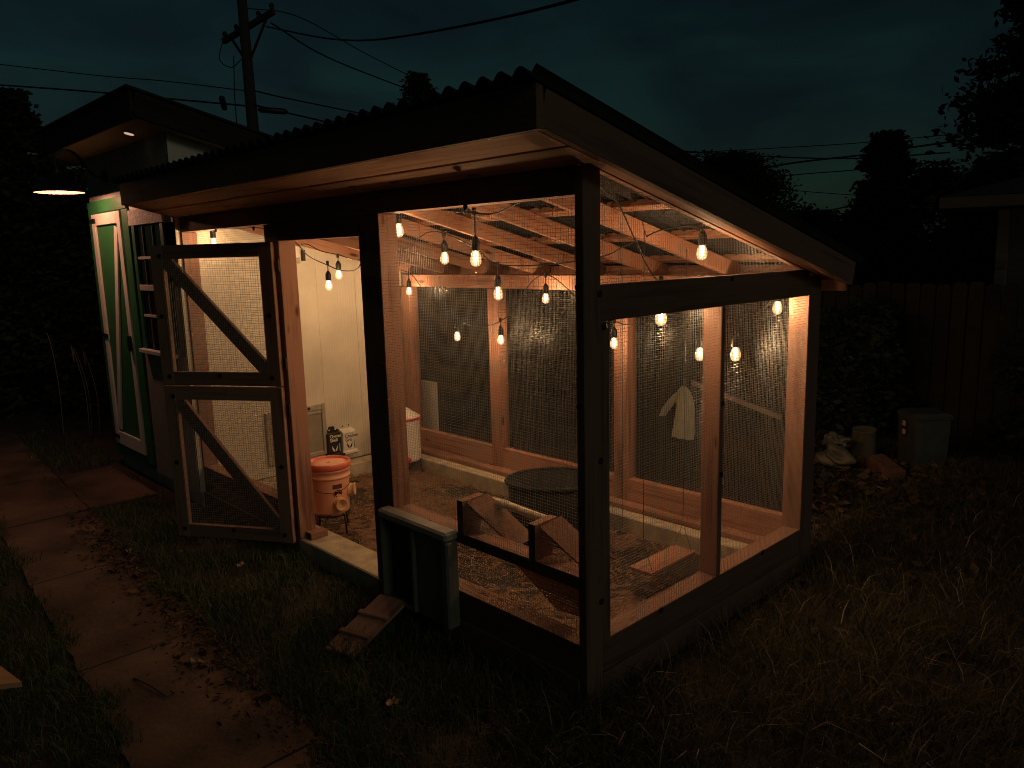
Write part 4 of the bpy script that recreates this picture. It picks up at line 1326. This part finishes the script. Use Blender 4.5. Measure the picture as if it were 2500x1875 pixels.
def tree(name, label, base, height, kind, width, seed, nleaf=9000, size=0.12, group='trees beyond the yard', crown0=0.15, flat_top=False):
    global rng
    rng = np.random.default_rng(seed)
    r_ = random.Random(seed)
    root = empty(name, base, label, 'tree' if 'shrub' not in name else 'shrub', group)
    bx, by, bz = base
    top = Vector((bx + r_.uniform(-.1, .1) * width, by, bz + height * .97))
    tr = tube('trunk', [(bx, by, bz - .1), (bx + .02, by, bz + height * .4), top], [0.045 * height ** .9 * .5, 0.03 * height ** .9 * .5, 0.01], 'bark', root, n=8)
    pts = []
    if kind == 'conifer':
        lv = np.linspace(crown0, 0.98, 26)
        LV, LF = [], []
        for z in lv:
            rad = width * (1 - z) ** .75 * r_.uniform(.75, 1.15) + .08 * width
            if flat_top: rad = width * (1 - .45 * z) * r_.uniform(.7, 1.1)
            for k in range(11):
                a = r_.uniform(0, 6.283)
                ln = rad * r_.uniform(.55, 1.1)
                p0 = Vector((bx, by, bz + z * height))
                p1 = p0 + Vector((math.cos(a) * ln, math.sin(a) * ln, -ln * .18 + (.35 * ln if z > .8 else 0)))
                v, f_ = tube_data([p0, p0.lerp(p1, .5) + Vector((0, 0, .05 * ln)), p1], [.02, .014, .004], 4)
                o_ = len(LV); LV += v; LF += [tuple(i + o_ for i in g) for g in f_]
                m_ = max(12, int(nleaf / (26 * 11)))
                for _ in range(m_):
                    q = r_.random() ** .7
                    p = p0.lerp(p1, q)
                    sp = .08 + .105 * ln * q
                    g_ = [max(-1.7, min(1.7, r_.gauss(0, 1))) for _q in range(3)]
                    pts.append((p.x + g_[0] * sp, p.y + g_[1] * sp, p.z + g_[2] * sp * .5 - .05))
        mesh('limbs', LV, LF, 'bark', root)
    else:
        LV, LF = [], []
        ncl = 46
        cl = []
        for k in range(ncl):
            z = r_.uniform(crown0, 1.0)
            rad = width * math.sqrt(max(.05, 1 - ((z - .55) / .55) ** 2)) * r_.uniform(.3, 1.0)
            a = r_.uniform(0, 6.283)
            c_ = Vector((bx + rad * math.cos(a), by + rad * math.sin(a), bz + z * height))
            cl.append(c_)
            p0 = Vector((bx, by, bz + max(.1, z - .3) * height))
            v, f_ = tube_data([p0, p0.lerp(c_, .6) + Vector((0, 0, -.04 * width)), c_], [.03 * width ** .5, .018, .005], 4)
            o_ = len(LV); LV += v; LF += [tuple(i + o_ for i in g) for g in f_]
        mesh('limbs', LV, LF, 'bark', root)
        per = nleaf // ncl
        for c_ in cl:
            s = width * r_.uniform(.12, .27)
            for _ in range(per):
                g_ = [max(-1.8, min(1.8, r_.gauss(0, 1))) for _q in range(3)]
                pts.append((c_.x + g_[0] * s, c_.y + g_[1] * s, c_.z + g_[2] * s * .7))
    P = np.array(pts)
    col = lerp_cols((.018, .030, .014), (.040, .052, .020), len(P))
    V, Q, cc = leaf_quads(P, size, col)
    o = raw_quads('crown', V, Q, cc, 'leafgreen')
    link(o, Matrix.Identity(4), root)
    return root
tree('conifer_tree', 'tall dark conifer filling the right frame edge', (-1.05, 13.6, GZ), 8.2, 'conifer', 2.6, 31, 130000, .10, crown0=.1)
tree('conifer_tree', 'pointed dark conifer crossed by the right hand cables', (-4.0, 13.6, GZ), 4.15, 'conifer', 1.25, 32, 60000, .075, crown0=.15)
tree('broadleaf_tree', 'low dark tree between the two right conifers', (-2.7, 14.3, GZ), 3.35, 'broad', 1.3, 33, 30000, .075)
tree('broadleaf_tree', 'rounded dark tree rising behind the low end of the rake', (-8.75, 16.0, GZ), 4.25, 'broad', 1.25, 34, 40000, .075)
tree('broadleaf_tree', 'small dark tree behind the lower tip of the rake', (-6.3, 15.2, GZ), 2.75, 'broad', 1.0, 35, 22000, .07)
tree('conifer_tree', 'spiky little treetop poking above the corrugated roof edge', (-19.65, 14.3, GZ), 8.1, 'conifer', 2.2, 36, 12000, .10, crown0=.55)
tree('conifer_tree', 'dark tree standing left of the shed at the frame edge', (-15.7, 1.4, GZ), 5.35, 'conifer', 1.5, 37, 40000, .10, crown0=.1)
tree('broadleaf_tree', 'low dark tree mass below the left cable beside the shed', (-13.0, 0.9, GZ), 3.6, 'broad', 1.5, 38, 30000, .09)
for k, (x, y, h, wd_) in enumerate(((-3.6, 5.7, 1.3, .6), (-2.2, 5.9, 1.15, .6), (-1.3, 5.9, 1.3, .55), (-4.9, 5.4, 1.5, .7), (0.5, 6.0, 1.1, .5))):
    lab = ['dark shrub beyond the left back mesh panel', 'dark shrub behind the pale hanging garment', 'dark shrub against the fence behind the storage bin', 'largest dark shrub behind the shed corner', 'dark shrub against the fence at the far right'][k]
    tree('garden_shrub', lab, (x, y, GZ), h, 'broad', wd_, 50 + k, 4200, .06, group='shrubs along the back fence', crown0=.05)
for k, (x, y) in enumerate(((-9.3, 0.6), (-8.4, 1.2), (-10.4, -.3))):
    tree('garden_shrub', ['dark shrub left of the shed door', 'dark shrub tucked against the shed side', 'dark shrub at the far left beyond the path'][k], (x, y, GZ), 1.5, 'broad', .75, 60 + k, 4500, .07, group='shrubs beside the shed', crown0=.05)
# dry stalks at the left of the shed
st = empty('dry_stalks', (-7.6, 0.1, GZ), 'pale dry flower stalks standing left of the shed', 'dry plant')
for k in range(4):
    x, y = -7.6 + random.uniform(-.45, .45), 0.05 + random.uniform(-.2, .25)
    h = random.uniform(.7, 1.15)
    tube('stalk', spline([(x, y, GZ), (x + .05, y, h * .5), (x + random.uniform(-.12, .12), y - .05, h), (x + random.uniform(-.2, .2), y - .1, h - .16)], 4), 0.0045, 'greywood', st, n=4)

# ------------------------------------------------------------------ grass, dead leaves, twigs
rng = np.random.default_rng(5)
CX, CY = 2.08, -2.4
def allowed(x, y):
    ins_run = (x > -4.32) & (x < 0.03) & (y > -0.015) & (y < 2.2)
    ins_shed = (x > -6.3) & (x < -4.0) & (y > -0.12) & (y < 3.1)
    r_e = -0.72 - 0.062 * (x + 4.8)
    ed = 0.05 * np.sin(x * 5.3) + 0.035 * np.sin(x * 17 + 1) + rng.normal(0, .022, np.shape(x)) - .03
    on_path = (y < r_e - 0.01 + ed) & (y > r_e - 0.64 - ed)
    pad = (x > -6.2) & (x < -4.78) & (y > -0.75) & (y < -0.13)
    return ~(ins_run | ins_shed | on_path | pad)
def blades(name, x, y, hmin, hmax, wd, colA, colB, lean, label, cat):
    n = len(x)
    z = GZ + ground_height(x, y)
    h = rng.uniform(hmin, hmax, n) * rng.uniform(.5, 1, n)
    a = rng.uniform(0, 6.283, n)
    la = rng.uniform(0, 6.283, n)
    ll = np.abs(rng.normal(lean, .35, n)) * h
    w_ = wd * rng.uniform(.6, 1.3, n)
    sx, sy = np.cos(a) * w_, np.sin(a) * w_
    V = np.zeros((n, 5, 3))
    V[:, 0] = np.stack([x - sx, y - sy, z], 1)
    V[:, 1] = np.stack([x + sx, y + sy, z], 1)
    mx_, my_ = x + np.cos(la) * ll * .3, y + np.sin(la) * ll * .3
    V[:, 2] = np.stack([mx_ + sx * .75, my_ + sy * .75, z + h * .55], 1)
    V[:, 3] = np.stack([mx_ - sx * .75, my_ - sy * .75, z + h * .55], 1)
    V[:, 4] = np.stack([x + np.cos(la) * ll, y + np.sin(la) * ll, z + h * (1 - .25 * np.minimum(1, ll / h))], 1)
    base = (np.arange(n) * 5)[:, None]
    T3 = np.concatenate([base + np.array([0, 1, 2]), base + np.array([0, 2, 3]), base + np.array([3, 2, 4])], 0)
    col = np.repeat(lerp_cols(colA, colB, n), 5, 0)
    o = raw_quads(name, V.reshape(-1, 3), T3, col, 'grassmat')
    link(o, Matrix.Identity(4), None)
    return tag(o, label, cat, kind='stuff')
def scatter(n, x0, x1, y0, y1, falloff=4.5, clump=None):
    x = rng.uniform(x0, x1, n); y = rng.uniform(y0, y1, n)
    d = np.hypot(x - CX, y - CY)
    keep = rng.random(n) < np.clip((falloff / np.maximum(d, .5)) ** 1.6, .06, 1)
    if clump:
        v = np.sin(x * 5.1 + 1.3 * np.sin(y * 4)) * np.sin(y * 6.3 + 1.7 * np.sin(x * 3.1))
        keep &= rng.random(n) < np.clip(.5 + clump * v, .06, 1)
    keep &= allowed(x, y)
    return x[keep], y[keep]
x, y = scatter(230000, -8.5, 1.2, -2.6, 0.0, 5.0, clump=.42)
blades('lawn_grass', x, y, .05, .125, .0026, (.040, .078, .024), (.11, .11, .048), .65, 'short green lawn grass in front of the run and along the path', 'grass')
x, y = scatter(190000, -0.2, 4.2, -1.2, 6.2, 4.2, clump=.4)
blades('rough_grass', x, y, .06, .24, .0022, (.038, .050, .022), (.13, .10, .052), 1.05, 'rough half dry grass on the right of the run', 'grass')
x2, y2 = scatter(2600, 0.0, 4.2, -1.0, 4.5, 4.2)
blades('dry_grass', x2, y2, .08, .26, .0026, (.22, .18, .11), (.36, .30, .20), 1.3, 'scattered pale dry blades over the rough grass', 'dry grass')
x, y = scatter(20000, -9, -0.2, 2.2, 6.3, 4.5)
blades('back_grass', x, y, .05, .16, .003, (.05, .075, .02), (.13, .11, .05), .6, 'dim grass behind the run and the shed', 'grass')

def litter(name, n, x0, x1, y0, y1, s0, s1, label, cat, gauss=None):
    x = rng.uniform(x0, x1, n); y = rng.uniform(y0, y1, n)
    if gauss:
        x = rng.normal(gauss[0], gauss[2], n); y = rng.normal(gauss[1], gauss[3], n)
    k = ~((x > -4.3) & (x < 0.05) & (y > -.02) & (y < 2.2))
    x, y = x[k], y[k]
    P = np.stack([x, y, GZ + .02 + rng.uniform(0, .035, len(x))], 1)
    col = lerp_cols((.085, .045, .025), (.17, .11, .06), len(P), .4, 1.1)
    V, Q, cc = leaf_quads(P, rng.uniform(s0, s1, len(P)), col, flat=.25)
    o = raw_quads(name, V, Q, cc, 'straw')
    link(o, Matrix.Identity(4), None)
    return tag(o, label, cat, kind='stuff')
litter('leaf_litter', 1500, 0, 0, 0, 0, .03, .075, 'fallen dead leaves heaped on the ground behind the run', 'leaves', gauss=(-.5, 3.8, .8, .9))
x = np.concatenate([rng.normal(-3.55, .35, 1200), rng.normal(-1.9, .5, 900), rng.uniform(-4.8, .3, 2200)])
y = (-0.72 - 0.062 * (x + 4.8)) - np.abs(rng.normal(0, .13, len(x))) + .03
P = np.stack([x, y, GZ + .025 + rng.uniform(0, .012, len(x))], 1)
V, Q, cc = leaf_quads(P, rng.gamma(2.2, .006, len(P)).clip(.004, .05), lerp_cols((.05, .028, .017), (.13, .075, .042), len(P), .5, 1.2), flat=.2)
o = raw_quads('path_debris', V, Q, cc, 'straw')
link(o, Matrix.Identity(4), None)
tag(o, 'dead leaf scraps and dirt along the right edge of the path', 'debris', kind='stuff')
# single leaves and twigs on the path
LEAF = [(-3.50, -0.83, 'curled dry leaf where the path meets the lawn near the door'), (-2.65, -0.40, 'pale dry leaf on the grass below the open door'), (-1.62, -1.10, 'reddish dry leaf on the path beside the forked twig'), (-0.62, -0.62, 'dry leaf lying in the grass right of the path')]
for k, (x, y, lab) in enumerate(LEAF):
    V, nn = [], 9
    for i in range(nn):
        a = 2 * math.pi * i / nn
        r_ = .034 * (1 + .35 * math.cos(3 * a + k)) * random.uniform(.8, 1.1)
        V.append((r_ * math.cos(a) * 1.25, r_ * math.sin(a) * .8, random.uniform(.0, .03)))
    V.append((0, 0, .006))
    V += [(v[0], v[1], v[2] - .0015) for v in V]
    Fs = [(i, (i + 1) % nn, nn) for i in range(nn)] + [((i + 1) % nn + nn + 1, i + nn + 1, 2 * nn + 1) for i in range(nn)]
    o = mesh('fallen_leaf', V, Fs, 'leaf', None, Matrix.Translation((x, y, GZ + .035)) @ Matrix.Rotation(k * 1.9, 4, 'Z'))
    tag(o, lab, 'leaf', 'single dry leaves near the path')
for k, (pts, lab) in enumerate((([(-1.62, -1.02, .02), (-1.45, -1.0, .035), (-1.22, -0.95, .03), (-1.12, -0.97, .02)], 'forked twig lying across the middle path joint'), ([(-1.72, -1.36, .02), (-1.6, -1.34, .03), (-1.45, -1.31, .02)], 'short dark twig at the left path edge'), ([(-0.62, -1.0, .02), (-0.5, -0.93, .03), (-0.38, -0.90, .02)], 'thin twig at the near right path edge'))):
    tag(tube('twig', spline([(p[0] + random.uniform(-.015, .015), p[1] + random.uniform(-.015, .015), GZ + p[2] + .007) for p in pts], 4), [.0045] * (4 * (len(pts) - 1)) + [.001], 'bark', n=5), lab, 'twig')
# tan board corner at the left frame edge
tb_ = empty('tan_board', (-1.6, -2.0, GZ), 'tan board corner entering at the lower left frame edge', 'board')
p1, d1, d2 = Vector((-1.053, -1.924, 0.40)), Vector((-1.0, -.157, 0)), Vector((-.55, -.83, 0)).normalized()
q = [p1, p1 + d1 * .6, p1 + d1 * .6 + d2 * .5, p1 + d2 * .5]
V = q + [v - Vector((0, 0, .02)) for v in q]
mesh('top', V, [(0, 1, 2, 3), (7, 6, 5, 4), (0, 4, 5, 1), (1, 5, 6, 2), (2, 6, 7, 3), (3, 7, 4, 0)], 'tan', tb_)
for s, u in ((.12, .1), (.5, .1), (.12, .42), (.5, .42)):
    c_ = p1 + d1 * s + d2 * u
    tube('leg', [(c_.x, c_.y, .38), (c_.x, c_.y, GZ)], .014, 'iron', tb_)
